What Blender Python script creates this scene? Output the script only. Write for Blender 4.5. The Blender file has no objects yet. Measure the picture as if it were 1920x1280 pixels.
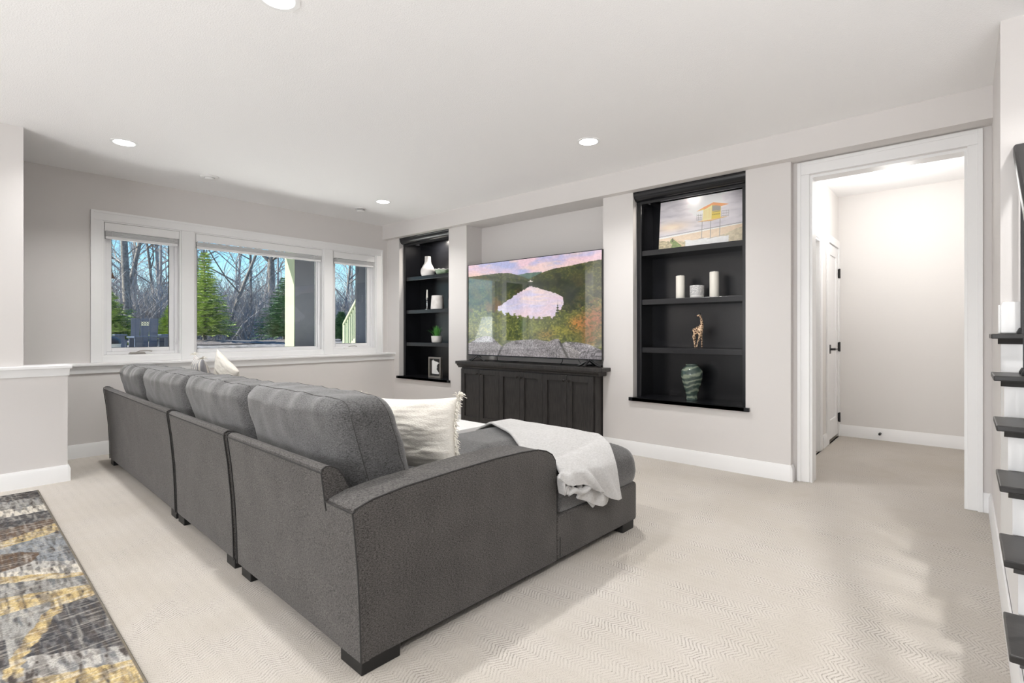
import bpy, bmesh, math, random
import numpy as np
from mathutils import Vector, noise, Matrix
random.seed(7)
rng = np.random.default_rng(11)
SC = bpy.context.scene
COL = SC.collection
PI = math.pi

# ------------------------------------------------------------------ camera
H = 2.77                     # ceiling height
YAW = math.atan(848/967.0)
cd = bpy.data.cameras.new('camera'); cam = bpy.data.objects.new('camera', cd); COL.objects.link(cam)
cam.location = (0, 0, 1.2); cam.rotation_euler = (PI/2, 0, YAW - PI/2)
cd.sensor_width = 36; cd.lens = 967/1920*36; cd.shift_y = -18/1920; cd.clip_start = .05; cd.clip_end = 300
SC.camera = cam

# ------------------------------------------------------------------ world, sun, exposure
w = bpy.data.worlds.new('sky'); SC.world = w; w.use_nodes = True
nt = w.node_tree; nt.nodes.clear()
o_ = nt.nodes.new('ShaderNodeOutputWorld'); b_ = nt.nodes.new('ShaderNodeBackground')
tc_ = nt.nodes.new('ShaderNodeTexCoord'); sp_ = nt.nodes.new('ShaderNodeSeparateXYZ'); cr_ = nt.nodes.new('ShaderNodeValToRGB')
nt.links.new(tc_.outputs['Generated'], sp_.inputs[0]); nt.links.new(sp_.outputs['Z'], cr_.inputs[0])
nt.links.new(cr_.outputs[0], b_.inputs[0]); nt.links.new(b_.outputs[0], o_.inputs[0])
e = cr_.color_ramp.elements
e[0].position = 0.0; e[0].color = (.95, .93, .80, 1)
e[1].position = 1.0; e[1].color = (.10, .32, .85, 1)
for p, c in ((.05, (.66, .86, .90, 1)), (.12, (.36, .72, .92, 1)), (.20, (.18, .50, .92, 1))):
    q = e.new(p); q.color = c
b_.inputs[1].default_value = 1.4

def light(name, kind, loc, energy, color=(1, 1, 1), rot=(0, 0, 0), **kw):
    d = bpy.data.lights.new(name, kind); d.energy = energy; d.color = color
    for k, v in kw.items(): setattr(d, k, v)
    o = bpy.data.objects.new(name, d); o.location = loc; o.rotation_euler = rot; COL.objects.link(o)
    return o
light('sun', 'SUN', (0, 20, 20), 12.5, (1, .95, .84), rot=(math.radians(52), 0, math.radians(-118)), angle=.009)
# unseen fill lamps added: one from the left, two uplights for the ceiling
light('left_side_fill', 'AREA', (-4.3, 1.6, 1.3), 250, (.95, .975, 1), rot=(0, -PI/2-math.radians(24), 0), shape='RECTANGLE', size=2.3, size_y=3.6)
light('ceiling_fill', 'AREA', (-1.7, 2.6, .6), 12, (.98, .985, 1), rot=(PI, 0, 0), shape='RECTANGLE', size=2.8, size_y=5)
light('stair_foot_fill', 'AREA', (.7, -1.6, .4), 60, (.98, .985, 1), rot=(PI, 0, 0), shape='RECTANGLE', size=2, size_y=2.2)
# added area lamp below the sill, standing in for patio bounce on the ceiling
light('below_sill_fill', 'AREA', (2.8, 7.55, .80), 230, (1, .985, .95), rot=(math.radians(180+8), 0, 0), shape='RECTANGLE', size=5.0, size_y=1.4)
CAN_W = 16.5
SC.view_settings.view_transform = 'Standard'; SC.view_settings.look = 'None'
SC.view_settings.gamma = 1; SC.view_settings.use_curve_mapping = False
SC.view_settings.exposure = 0.10
SC.cycles.max_bounces = 10; SC.cycles.diffuse_bounces = 7; SC.cycles.glossy_bounces = 4; SC.cycles.transmission_bounces = 8
SC.cycles.transparent_max_bounces = 12; SC.cycles.caustics_reflective = False; SC.cycles.caustics_refractive = False
SC.cycles.sample_clamp_indirect = 6
SC.cycles.use_denoising = True

# ------------------------------------------------------------------ materials
MATS = {}
def nodes(name):
    m = bpy.data.materials.new(name); m.use_nodes = True
    n = m.node_tree.nodes; l = m.node_tree.links
    return m, n, l, n['Principled BSDF']
def N(n, t, **kw):
    x = n.new(t)
    for k, v in kw.items(): setattr(x, k, v)
    return x
def pm(name, col, rough=.5, var=0, vscale=8, bump=0, bscale=60, bdist=.002, spec=.5, metal=0, stretch=None, coat=0, sss=0, col2=None, detail=3):
    """principled paint/fabric/wood: base colour, noise variation (or mix to col2), noise bump"""
    m, n, l, p = nodes(name)
    p.inputs['Base Color'].default_value = (*col, 1); p.inputs['Roughness'].default_value = rough
    p.inputs['Specular IOR Level'].default_value = spec; p.inputs['Metallic'].default_value = metal
    p.inputs['Coat Weight'].default_value = coat
    tc = N(n, 'ShaderNodeTexCoord'); src = tc.outputs['Object']
    if stretch:
        mp = N(n, 'ShaderNodeMapping'); mp.inputs['Scale'].default_value = stretch; l.new(src, mp.inputs[0]); src = mp.outputs[0]
    if var or col2:
        t = N(n, 'ShaderNodeTexNoise'); t.inputs['Scale'].default_value = vscale; t.inputs['Detail'].default_value = detail; l.new(src, t.inputs[0])
        cr = N(n, 'ShaderNodeValToRGB'); l.new(t.outputs[0], cr.inputs[0])
        a = tuple(max(0, c*(1-var)) for c in col) if not col2 else col
        b = tuple(c*(1+var) for c in col) if not col2 else col2
        cr.color_ramp.elements[0].position = .3; cr.color_ramp.elements[1].position = .7
        cr.color_ramp.elements[0].color = (*a, 1); cr.color_ramp.elements[1].color = (*b, 1)
        l.new(cr.outputs[0], p.inputs['Base Color'])
    if bump:
        t = N(n, 'ShaderNodeTexNoise'); t.inputs['Scale'].default_value = bscale; t.inputs['Detail'].default_value = 2; l.new(src, t.inputs[0])
        b = N(n, 'ShaderNodeBump'); b.inputs['Strength'].default_value = bump; b.inputs['Distance'].default_value = bdist
        l.new(t.outputs[0], b.inputs['Height']); l.new(b.outputs[0], p.inputs['Normal'])
    MATS[name] = m
    return m
WALL = pm('wall_paint', (.69, .665, .65), .85, bump=.25, bscale=180, bdist=.001)
HALLW = pm('hall_paint', (.74, .72, .70), .85, bump=.25, bscale=180, bdist=.001)
CEIL = pm('ceiling_texture', (.90, .895, .895), .9, bump=.5, bscale=130, bdist=.004)
BOUNCE_CUT = pm('dark_bounce_cut', (.16, .16, .17), .8, bump=.1)  # for the unseen back wall, made dark to weaken its bounce
TRIM = pm('trim_white', (.84, .84, .84), .38, var=.01, vscale=3)
DARKW = pm('black_stained_wood', (.0055, .006, .0078), .26, spec=.55, bump=.12, bscale=30, bdist=.001, stretch=(8, 8, 1), col2=(.010, .0105, .013), vscale=10)
CABW = pm('charcoal_wood', (.022, .0205, .020), .42, spec=.4, bump=.15, bscale=30, bdist=.001, stretch=(8, 8, 1), col2=(.044, .040, .038), vscale=9)
BLACK = pm('black_metal', (.012, .012, .013), .4, bump=.05, bscale=80)
LEGW = pm('espresso_leg', (.006, .006, .006), .5, bump=.05, bscale=60)
WHITEC = pm('white_ceramic', (.82, .80, .78), .45, bump=.1, bscale=50)
WAX = pm('candle_wax', (.80, .77, .70), .55, bump=.05, bscale=40)
PLASTIC = pm('white_plastic', (.78, .77, .76), .5, var=.01)
STEEL = pm('brushed_metal', (.40, .38, .35), .35, metal=.8, bump=.05, bscale=50)
CHROME = pm('silver', (.6, .6, .6), .2, metal=1, bump=.02, bscale=50)

def emission(name, col, s):
    m, n, l, p = nodes(name)
    p.inputs['Base Color'].default_value = (.9, .9, .9, 1)
    p.inputs['Emission Color'].default_value = (*col, 1); p.inputs['Emission Strength'].default_value = s
    return m
LENS = emission('lamp_lens', (1, .99, .97), 9)
DOME = emission('dome_glass', (1, .98, .95), 5)

def image_mat(name, arr, rough=.5, emit=0, spec=.5, coat_ior=None):
    """flat print or screen: pixels synthesised below, mapped by UV"""
    h, w_ = arr.shape[:2]
    im = bpy.data.images.new(name, w_, h, alpha=False, float_buffer=False)
    px = np.ones((h, w_, 4), np.float32); px[..., :3] = np.clip(arr, 0, 1)[::-1]
    im.pixels.foreach_set(px.ravel()); im.update(); im.pack()
    m, n, l, p = nodes(name)
    t = N(n, 'ShaderNodeTexImage'); t.image = im; t.interpolation = 'Cubic'
    p.inputs['Roughness'].default_value = rough; p.inputs['Specular IOR Level'].default_value = spec
    if emit:
        p.inputs['Base Color'].default_value = (.01, .01, .01, 1)
        l.new(t.outputs[0], p.inputs['Emission Color']); p.inputs['Emission Strength'].default_value = emit
    else:
        l.new(t.outputs[0], p.inputs['Base Color'])
    if coat_ior:
        p.inputs['Coat Weight'].default_value = 1; p.inputs['Coat IOR'].default_value = coat_ior; p.inputs['Coat Roughness'].default_value = .03
    return m, n, l, p

def carpet_mat():
    m, n, l, p = nodes('carpet_loop'); p.inputs['Roughness'].default_value = .95; p.inputs['Specular IOR Level'].default_value = .1
    tc = N(n, 'ShaderNodeTexCoord'); sx = N(n, 'ShaderNodeSeparateXYZ')
    wob = N(n, 'ShaderNodeTexNoise'); wob.inputs['Scale'].default_value = 30; wob.inputs['Detail'].default_value = 2
    l.new(tc.outputs['Object'], wob.inputs[0])
    ad = N(n, 'ShaderNodeVectorMath', operation='MULTIPLY_ADD'); ad.inputs[1].default_value = (.013, .013, 0)
    l.new(wob.outputs['Color'], ad.inputs[0]); l.new(tc.outputs['Object'], ad.inputs[2]); l.new(ad.outputs[0], sx.inputs[0])
    def M(op, a, b=None):
        x = N(n, 'ShaderNodeMath', operation=op)
        for i, q in enumerate((a, b)):
            if q is None: continue
            if isinstance(q, (int, float)): x.inputs[i].default_value = q
            else: l.new(q, x.inputs[i])
        return x.outputs[0]
    W = .052
    pp = M('PINGPONG', sx.outputs['X'], W)
    ph = M('ADD', M('MULTIPLY', sx.outputs['Y'], 2*PI/.0155), M('MULTIPLY', pp, 2*PI*2.0/W))
    st = M('SINE', ph)
    row = M('ABSOLUTE', M('SUBTRACT', M('MULTIPLY', pp, 1/W), .5))      # 0 mid row, .5 at row borders
    fl = N(n, 'ShaderNodeTexNoise'); fl.inputs['Scale'].default_value = 260; fl.inputs['Detail'].default_value = 2; l.new(tc.outputs['Object'], fl.inputs[0])
    big = N(n, 'ShaderNodeTexNoise'); big.inputs['Scale'].default_value = 1.1; big.inputs['Detail'].default_value = 3; l.new(tc.outputs['Object'], big.inputs[0])
    mid = N(n, 'ShaderNodeTexNoise'); mid.inputs['Scale'].default_value = 5; mid.inputs['Detail'].default_value = 3; l.new(tc.outputs['Object'], mid.inputs[0])
    ptc = M('MINIMUM', M('MAXIMUM', M('MULTIPLY', M('SUBTRACT', mid.outputs[0], .34), 2.8), .18), .9)
    hgt = M('ADD', M('ADD', M('MULTIPLY', M('MULTIPLY', st, ptc), .31), M('MULTIPLY', fl.outputs[0], 1.0)), M('MULTIPLY', row, -.10))
    cr = N(n, 'ShaderNodeValToRGB'); l.new(hgt, cr.inputs[0])
    cr.color_ramp.elements[0].position = .08; cr.color_ramp.elements[0].color = (.20, .182, .157, 1)
    cr.color_ramp.elements[1].position = .62; cr.color_ramp.elements[1].color = (.575, .54, .497, 1)
    q = cr.color_ramp.elements.new(.32); q.color = (.50, .468, .425, 1)
    mx = N(n, 'ShaderNodeMix', data_type='RGBA', blend_type='MULTIPLY'); mx.inputs[0].default_value = 1
    c2 = N(n, 'ShaderNodeValToRGB'); l.new(M('ADD', M('MULTIPLY', big.outputs[0], .6), M('MULTIPLY', mid.outputs[0], .4)), c2.inputs[0])
    c2.color_ramp.elements[0].position = .35; c2.color_ramp.elements[0].color = (.88, .865, .84, 1)
    c2.color_ramp.elements[1].position = .65; c2.color_ramp.elements[1].color = (1.04, 1.04, 1.05, 1)
    l.new(cr.outputs[0], mx.inputs[6]); l.new(c2.outputs[0], mx.inputs[7]); l.new(mx.outputs[2], p.inputs['Base Color'])
    b = N(n, 'ShaderNodeBump'); b.inputs['Strength'].default_value = .6; b.inputs['Distance'].default_value = .004
    l.new(hgt, b.inputs['Height']); l.new(b.outputs[0], p.inputs['Normal'])
    return m
CARPET = carpet_mat()

def fabric_mat(name, dark, lite, scale=420, weave=900, bump=.5, sheen=.15):
    m, n, l, p = nodes(name); p.inputs['Roughness'].default_value = .95; p.inputs['Specular IOR Level'].default_value = .15
    p.inputs['Sheen Weight'].default_value = sheen; p.inputs['Sheen Roughness'].default_value = .5
    tc = N(n, 'ShaderNodeTexCoord')
    a = N(n, 'ShaderNodeTexNoise'); a.inputs['Scale'].default_value = scale; a.inputs['Detail'].default_value = 2; l.new(tc.outputs['Object'], a.inputs[0])
    mp = N(n, 'ShaderNodeMapping'); mp.inputs['Scale'].default_value = (.25, .25, 1); l.new(tc.outputs['Object'], mp.inputs[0])
    c = N(n, 'ShaderNodeTexNoise'); c.inputs['Scale'].default_value = weave; c.inputs['Detail'].default_value = 1; l.new(mp.outputs[0], c.inputs[0])
    big = N(n, 'ShaderNodeTexNoise'); big.inputs['Scale'].default_value = 6; l.new(tc.outputs['Object'], big.inputs[0])
    s = N(n, 'ShaderNodeMath', operation='ADD'); l.new(a.outputs[0], s.inputs[0]); l.new(c.outputs[0], s.inputs[1])
    s2 = N(n, 'ShaderNodeMath', operation='MULTIPLY_ADD'); s2.inputs[1].default_value = .25; l.new(big.outputs[0], s2.inputs[0]); l.new(s.outputs[0], s2.inputs[2])
    cr = N(n, 'ShaderNodeValToRGB'); l.new(s2.outputs[0], cr.inputs[0])
    mr = N(n, 'ShaderNodeMapRange'); mr.inputs[1].default_value = .75; mr.inputs[2].default_value = 1.5; l.new(s2.outputs[0], mr.inputs[0]); l.new(mr.outputs[0], cr.inputs[0])
    cr.color_ramp.elements[0].color = (*dark, 1); cr.color_ramp.elements[1].color = (*lite, 1)
    l.new(cr.outputs[0], p.inputs['Base Color'])
    b = N(n, 'ShaderNodeBump'); b.inputs['Strength'].default_value = bump; b.inputs['Distance'].default_value = .0015
    l.new(s.outputs[0], b.inputs['Height']); l.new(b.outputs[0], p.inputs['Normal'])
    return m
SOFA = fabric_mat('charcoal_tweed', (.013, .0117, .011), (.135, .126, .120), scale=230, weave=420)
SOFAC = fabric_mat('charcoal_tweed_cushion', (.017, .0165, .0165), (.145, .143, .144), scale=230, weave=420, bump=.4, sheen=.4)
PIPING = pm('dark_piping', (.026, .0245, .024), .9, bump=.2, bscale=400)
SEAM = pm('seam_thread', (.045, .043, .042), .9, bump=.2, bscale=400)
GAUZE = fabric_mat('cream_gauze', (.72, .68, .61), (.84, .81, .75), scale=140, weave=300, bump=.8, sheen=.3)
PLUSH = fabric_mat('grey_plush', (.44, .435, .43), (.56, .555, .55), scale=110, weave=240, bump=.6, sheen=.4)

# ------------------------------------------------------------------ mesh helpers
ORG = {}
class MB:
    def __init__(s): s.v = []; s.f = []
    def add(s, vs, fs):
        k = len(s.v); s.v += [tuple(p) for p in vs]; s.f += [tuple(i+k for i in q) for q in fs]; return s
    def box(s, x0, x1, y0, y1, z0, z1):
        return s.add([(x0,y0,z0),(x1,y0,z0),(x1,y1,z0),(x0,y1,z0),(x0,y0,z1),(x1,y0,z1),(x1,y1,z1),(x0,y1,z1)],
                     [(0,3,2,1),(4,5,6,7),(0,1,5,4),(1,2,6,5),(2,3,7,6),(3,0,4,7)])
    def prism(s, poly, axis, a, b):
        """poly in the two other axes; axis 0: (y,z), 1: (x,z), 2: (x,y)"""
        def P(q, t): return {0: (t, q[0], q[1]), 1: (q[0], t, q[1]), 2: (q[0], q[1], t)}[axis]
        n = len(poly)
        return s.add([P(q, a) for q in poly]+[P(q, b) for q in poly],
                     [tuple(range(n))[::-1], tuple(range(n, 2*n))]+[(i, (i+1) % n, n+(i+1) % n, n+i) for i in range(n)])
    def lathe(s, prof, c=(0, 0, 0), n=24, cap=True):
        vs = []; fs = []
        for r, z in prof:
            for i in range(n):
                a = 2*PI*i/n; vs.append((c[0]+r*math.cos(a), c[1]+r*math.sin(a), c[2]+z))
        for j in range(len(prof)-1):
            for i in range(n):
                a = j*n+i; b = j*n+(i+1) % n; fs.append((a, b, b+n, a+n))
        if cap:
            fs.append(tuple(range(n))[::-1]); fs.append(tuple(range((len(prof)-1)*n, len(prof)*n)))
        return s.add(vs, fs)
    def tube(s, pts, r, n=6, cap=True):
        pts = [Vector(p) for p in pts]; m = len(pts); vs = []; fs = []
        rr = r if isinstance(r, (list, tuple)) else [r]*m
        up = Vector((0, 0, 1))
        d0 = (pts[1]-pts[0]).normalized()
        if abs(d0.dot(up)) > .9: up = Vector((1, 0, 0))
        u = d0.cross(up).normalized()
        for i, p in enumerate(pts):
            d = (pts[min(i+1, m-1)]-pts[max(i-1, 0)]).normalized()
            u = (u-d*u.dot(d))
            u = u.normalized() if u.length > 1e-6 else d.orthogonal().normalized()
            v = d.cross(u)
            for k in range(n):
                a = 2*PI*k/n; vs.append(p+(u*math.cos(a)+v*math.sin(a))*rr[i])
        for j in range(m-1):
            for k in range(n):
                a = j*n+k; b = j*n+(k+1) % n; fs.append((a, b, b+n, a+n))
        if cap: fs.append(tuple(range(n))[::-1]); fs.append(tuple(range((m-1)*n, m*n)))
        return s.add(vs, fs)
    def grid(s, fn, nu, nv):
        vs = [fn(i/nu, j/nv) for j in range(nv+1) for i in range(nu+1)]
        fs = [(j*(nu+1)+i, j*(nu+1)+i+1, (j+1)*(nu+1)+i+1, (j+1)*(nu+1)+i) for j in range(nv) for i in range(nu)]
        return s.add(vs, fs)
    def build(s, name, mat, parent=None, smooth=None, bevel=0, seg=2, kind=None, local=False, recalc=True):
        me = bpy.data.meshes.new(name)
        off = ORG.get(parent, Vector((0, 0, 0))) if parent and not local else Vector((0, 0, 0))
        me.from_pydata([(p[0]-off[0], p[1]-off[1], p[2]-off[2]) for p in s.v], [], s.f)
        if recalc:
            bm = bmesh.new(); bm.from_mesh(me); bmesh.ops.recalc_face_normals(bm, faces=bm.faces); bm.to_mesh(me); bm.free()
        me.materials.append(mat)
        ob = bpy.data.objects.new(name, me); COL.objects.link(ob)
        if parent: ob.parent = parent; ORG[ob] = off
        if smooth is not None:
            me.polygons.foreach_set('use_smooth', [True]*len(me.polygons)); me.set_sharp_from_angle(angle=math.radians(smooth))
        if bevel:
            b = ob.modifiers.new('bevel', 'BEVEL'); b.width = bevel; b.segments = seg; b.limit_method = 'ANGLE'; b.angle_limit = math.radians(40)
        if kind: ob['kind'] = kind
        return ob
def tag(o, label, cat, group=None, kind=None):
    o['label'] = label; o['category'] = cat
    if group: o['group'] = group
    if kind: o['kind'] = kind
    return o
def thing(name, label, cat, loc=(0, 0, 0), group=None, rotz=0):
    o = bpy.data.objects.new(name, None); o.empty_display_size = .1; COL.objects.link(o)
    o.location = loc; o.rotation_euler = (0, 0, rotz); ORG[o] = Vector(loc)
    return tag(o, label, cat, group)
def dup(root, loc, rotz=0, label=None, scale=None):
    def rec(o, par):
        c = o.copy(); COL.objects.link(c); c.parent = par
        for ch in o.children: rec(ch, c)
        return c
    r = rec(root, None); r.location = loc; r.rotation_euler = (0, 0, rotz)
    if scale: r.scale = scale
    if label: r['label'] = label
    return r
def struct(o): o['kind'] = 'structure'; return o
def box(x0, x1, y0, y1, z0, z1): return MB().box(x0, x1, y0, y1, z0, z1)

# ================================================================== SETTING
XW, XS, XD, YW, YL = 4.58, 4.49, 4.66, 6.50, 6.335     # media wall, soffit face, door wall, upper window wall, lower window wall
struct(box(-4.5, 7.2, -3.0, 6.6, -.12, 0).build('floor', CARPET))
c = MB(); c.box(-4.5, 4.66, -.25, 6.7, H, H+.1); c.box(-4.5, 3.62, -3, -.25, H, H+.1)
struct(c.build('ceiling', CEIL))
# media wall with two bookcase niches and the television recess
m = MB()
for y0, y1 in ((1.046, 1.39), (2.44, 2.778), (4.79, 5.13), (6.21, 6.62)): m.box(XW, 5.05, y0, y1, 0, 2.565)
m.box(XW, 5.05, 1.39, 2.44, 0, .525); m.box(XW, 5.05, 5.13, 6.21, 0, .525)
m.box(4.856, 5.05, 2.778, 4.79, 0, 2.565); m.box(4.975, 5.05, 1.39, 2.44, .525, 2.565); m.box(4.975, 5.05, 5.13, 6.21, .525, 2.565)
m.box(XS, 5.05, -.137, 6.52, 2.565, H)                              # soffit
# door wall
m.box(XD, 4.78, .93, 1.046, 0, 2.565); m.box(XD, 4.78, -.137, -.02, 0, 2.565); m.box(XD, 4.78, -.02, .93, 2.445, 2.565)
struct(m.build('wall_right', WALL))
# window wall: thicker below the sill
m = MB(); m.box(-4.5, XW, YL, 6.75, 0, .845)
m.box(-4.5, 1.17, YW, 6.75, .845, H); m.box(4.382, 5.05, YW, 6.75, .845, H); m.box(1.17, 4.382, YW, 6.75, 2.325, H)
m.box(1.17, 4.382, YW+.02, 6.75, .845, .945); m.box(1.885, 1.985, YW, 6.75, .945, 2.325); m.box(3.565, 3.668, YW, 6.75, .945, 2.325)
struct(m.build('wall_window', WALL))
# half wall with its column at the left
m = MB(); m.box(-4.5, .765, 5.44, 5.62, 0, .85); m.box(-4.5, .505, 5.44, 5.62, .85, H)
struct(m.build('wall_left', WALL))
m = MB(); m.box(-4.6, -4.5, -3, 6.6, 0, H)
struct(m.build('wall_far', WALL))
struct(box(-4.5, 4.0, -3.1, -3, 0, H).build('wall_back', BOUNCE_CUT))
# stair wall
m = MB(); m.box(3.59, XD, -.257, -.137, 0, H); m.box(1.9, 7, -1.42, -1.32, 0, 5); m.box(3.62, 7, -1.32, -.257, 3.6, 3.7)
m.box(3.62, 7, -.257, -.2, H, 3.7); m.box(3.52, 3.62, -1.32, -.2, H+.1, 3.7)
struct(m.build('wall_stair', WALL))
# hallway beyond the cased opening
m = MB(); m.box(4.78, 5.25, 1.1, 1.2, 0, 2.76); m.box(5.95, 6.385, 1.1, 1.2, 0, 2.76); m.box(6.945, 7.0, 1.1, 1.2, 0, 2.76)
m.box(5.25, 5.95, 1.1, 1.2, 2.13, 2.76); m.box(6.385, 6.945, 1.1, 1.2, 2.16, 2.76); m.box(5.1, 7.0, 2.2, 2.3, 0, 2.76)
m.box(7.0, 7.1, -.6, 2.3, 0, 2.76); m.box(4.78, 7.0, -.6, -.5, 0, 2.76); m.box(4.70, 4.78, -.5, -.137, 0, 2.76); m.box(5.05, 5.1, 1.2, 2.2, 0, 2.76)
struct(m.build('wall_hall', HALLW))
struct(box(4.78, 7.1, -.6, 2.3, 2.76, 2.86).build('ceiling_hall', CEIL))

# baseboards
def base_profile(h=.13, t=.016): return [(0, 0), (t, 0), (t, h-.028), (t*.55, h-.008), (t*.45, h), (0, h)]
def baseboard(name, segs):
    """segs: (axis, face coordinate, outward sign, from, to)"""
    m = MB()
    for ax, f, sg, a, b in segs:
        m.prism([(f+sg*q[0], q[1]) for q in base_profile()], 1-ax if ax in (0, 1) else 0, a, b) if False else \
            m.prism([(f+sg*q[0], q[1]) for q in base_profile()], ax, a, b)
    return struct(m.build(name, TRIM, smooth=20))
# axis 1: runs along y on an x-face ; axis 0: runs along x on a y-face
baseboard('baseboard_right', [(1, XW, -1, 1.046, 2.785), (1, XW, -1, 4.746, 6.32), (0, 1.046, -1, XW-.0155, XD-.018), (1, XD, -1, -.137, -.094)])
baseboard('baseboard_window', [(0, YL, -1, -4.5, XW)])
baseboard('baseboard_left', [(0, 5.44, -1, -4.5, .765), (1, .765, 1, 5.4235, 5.62)])
baseboard('baseboard_stair', [(0, -.137, 1, 2.0, XD-.016)])
baseboard('baseboard_hall', [(1, 7.0, -1, -.5, 1.1), (0, 1.1, -1, 6.96, 7.0), (0, 1.1, -1, 6.10, 6.29)])

# window stool and apron, half-wall cap
m = MB(); m.box(.79, 4.632, 6.295, YW+.02, .868, .895)
s_ = struct(m.build('trim_1', TRIM, bevel=.006)); s_['label'] = 'long white window sill running the length of the window wall'
a_ = MB().prism([(6.335, .80), (6.322, .80), (6.318, .83), (6.31, .868), (6.335, .868)], 0, .9, 4.61).build('apron', TRIM, s_, smooth=30)
m = MB(); m.box(-4.5, .79, 5.405, 5.655, .908, .935)
s_ = struct(m.build('trim_2', TRIM, bevel=.005)); s_['label'] = 'white cap along the half wall at the left'
MB().prism([(5.44, .85), (5.428, .85), (5.424, .88), (5.412, .908), (5.44, .908)], 0, -4.5, .775).build('cap_moulding', TRIM, s_, smooth=30)
# window casing
s_ = struct(box(1.085, 4.482, YW-.02, YW, 2.318, 2.412).build('trim_3', TRIM, bevel=.004)); s_['label'] = 'white picture-frame casing around the three windows'
for a, b in ((1.085, 1.178), (1.872, 1.998), (3.552, 3.681), (4.374, 4.482)):
    box(a, b, YW-.02, YW, .895, 2.318).build('casing_board', TRIM, s_, bevel=.004)
for a, b in ((1.178, 1.872), (1.998, 3.552), (3.681, 4.374)):
    box(a, b, YW-.016, YW, .895, .955).build('bottom_casing', TRIM, s_, bevel=.003)
for a, b in ((1.085, 4.482),):
    box(a, b, YW-.028, YW-.02, 2.39, 2.412).build('back_band', TRIM, s_)
    box(a, a+.022, YW-.028, YW-.02, .895, 2.39).build('back_band', TRIM, s_)
    box(b-.022, b, YW-.028, YW-.02, .895, 2.39).build('back_band', TRIM, s_)

# windows
def glass_mat():
    m, n, l, p = nodes('window_glass')
    tr = N(n, 'ShaderNodeBsdfTransparent'); tr.inputs[0].default_value = (.97, .985, .98, 1)
    gl = N(n, 'ShaderNodeBsdfGlossy'); gl.inputs['Roughness'].default_value = .0
    fr = N(n, 'ShaderNodeFresnel'); fr.inputs[0].default_value = 1.35
    mx = N(n, 'ShaderNodeMixShader'); l.new(fr.outputs[0], mx.inputs[0]); l.new(tr.outputs[0], mx.inputs[1]); l.new(gl.outputs[0], mx.inputs[2])
    l.new(mx.outputs[0], n['Material Output'].inputs['Surface'])
    return m
GLASS = glass_mat()
def ring(x0, x1, z0, z1, wl, wr, wb, wt, y0, y1):
    return MB().box(x0, x0+wl, y0, y1, z0, z1).box(x1-wr, x1, y0, y1, z0, z1).box(x0+wl, x1-wr, y0, y1, z0, z0+wb).box(x0+wl, x1-wr, y0, y1, z1-wt, z1)
VINYL = pm('window_vinyl', (.82, .82, .83), .4, var=.01)
GASKET = pm('gasket_black', (.02, .025, .03), .6, bump=.05)
def window(n, x0, x1, crank):
    z0, z1 = .95, 2.322
    f = struct(ring(x0, x1, z0, z1, .016, .016, .016, .016, YW-.005, YW+.13).build('window_%d' % n, TRIM, bevel=.002))
    fr = ring(x0+.016, x1-.016, z0+.016, z1-.016, .03, .03, .03, .03, YW+.06, YW+.13).build('window_frame', VINYL, f, bevel=.004)
    if crank:
        s = ring(x0+.046, x1-.046, z0+.046, z1-.046, .045, .045, .04, .045, YW+.075, YW+.12).build('sash', VINYL, f, bevel=.006)
        g0, g1, h0, h1 = x0+.091, x1-.091, z0+.086, z1-.091
    else:
        s = ring(x0+.046, x1-.046, z0+.046, z1-.046, .012, .02, .012, .012, YW+.085, YW+.12).build('sash', VINYL, f, bevel=.004)
        g0, g1, h0, h1 = x0+.058, x1-.066, z0+.058, z1-.058
    ring(g0, g1, h0, h1, .004, .006, .004, .004, YW+.094, YW+.098).build('gasket', GASKET, f)
    box(g0-.004, g1+.004, YW+.099, YW+.104, h0-.004, h1+.004).build('pane', GLASS, f)
    if crank:
        xc = x0+.30 if n == 1 else x0+.27
        MB().prism([(xc-.075, .968), (xc+.075, .968), (xc+.06, .988), (xc-.06, .988)], 1, YW+.005, YW+.055).build('crank_base', STEEL if n == 1 else TRIM, f, bevel=.004)
        MB().tube([(xc-.01, YW+.03, .985), (xc+.02, YW+.015, 1.0), (xc+.09, YW+.02, 1.002), (xc+.13, YW+.03, .995)], .006, 6).build('crank_handle', STEEL, f, smooth=60)
        xl = x1-.046 if n == 1 else x1-.05
        MB().box(xl, xl+.012, YW+.045, YW+.06, 1.08 if n == 1 else 1.28, 1.20 if n == 1 else 1.40).box(xl+.002, xl+.01, YW+.03, YW+.045, 1.10 if n == 1 else 1.30, 1.13 if n == 1 else 1.33).build('lock_lever', TRIM, f, bevel=.003)
    return f
window(1, 1.178, 1.872, True); window(2, 1.998, 3.552, False); window(3, 3.681, 4.374, True)
def blind(name, x0, x1, label):
    t = thing(name, label, 'blind', ((x0+x1)/2, YW+.02, 2.315), 'blinds drawn up at the top of the windows')
    box(x0+.02, x1-.02, YW-.004, YW+.008, 2.219, 2.303).build('valance', TRIM, t, bevel=.002)
    box(x0+.022, x1-.022, YW+.012, YW+.055, 2.235, 2.303).build('headrail', TRIM, t)
    for k in range(5):
        z = 2.172+.0095*k
        box(x0+.03, x1-.03, YW+.004, YW+.05, z, z+.0042).build('slat', TRIM, t)
    box(x0+.03, x1-.03, YW+.006, YW+.048, 2.142, 2.168).build('bottom_rail', TRIM, t, bevel=.004)
    for q in (.12, .88) if x1-x0 < 1 else (.08, .5, .92):
        xx = x0+(x1-x0)*q
        MB().tube([(xx, YW+.002, 2.222), (xx, YW+.002, 2.15)], .0015, 4).build('lift_cord', TRIM, t)
blind('window_blind', 1.178, 1.872, 'raised white blind in the narrow window above the patio chair')
blind('window_blind', 1.998, 3.552, 'raised white blind across the wide middle window')
blind('window_blind', 3.681, 4.374, 'raised white blind in the narrow window showing the outdoor stair rail')

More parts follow.
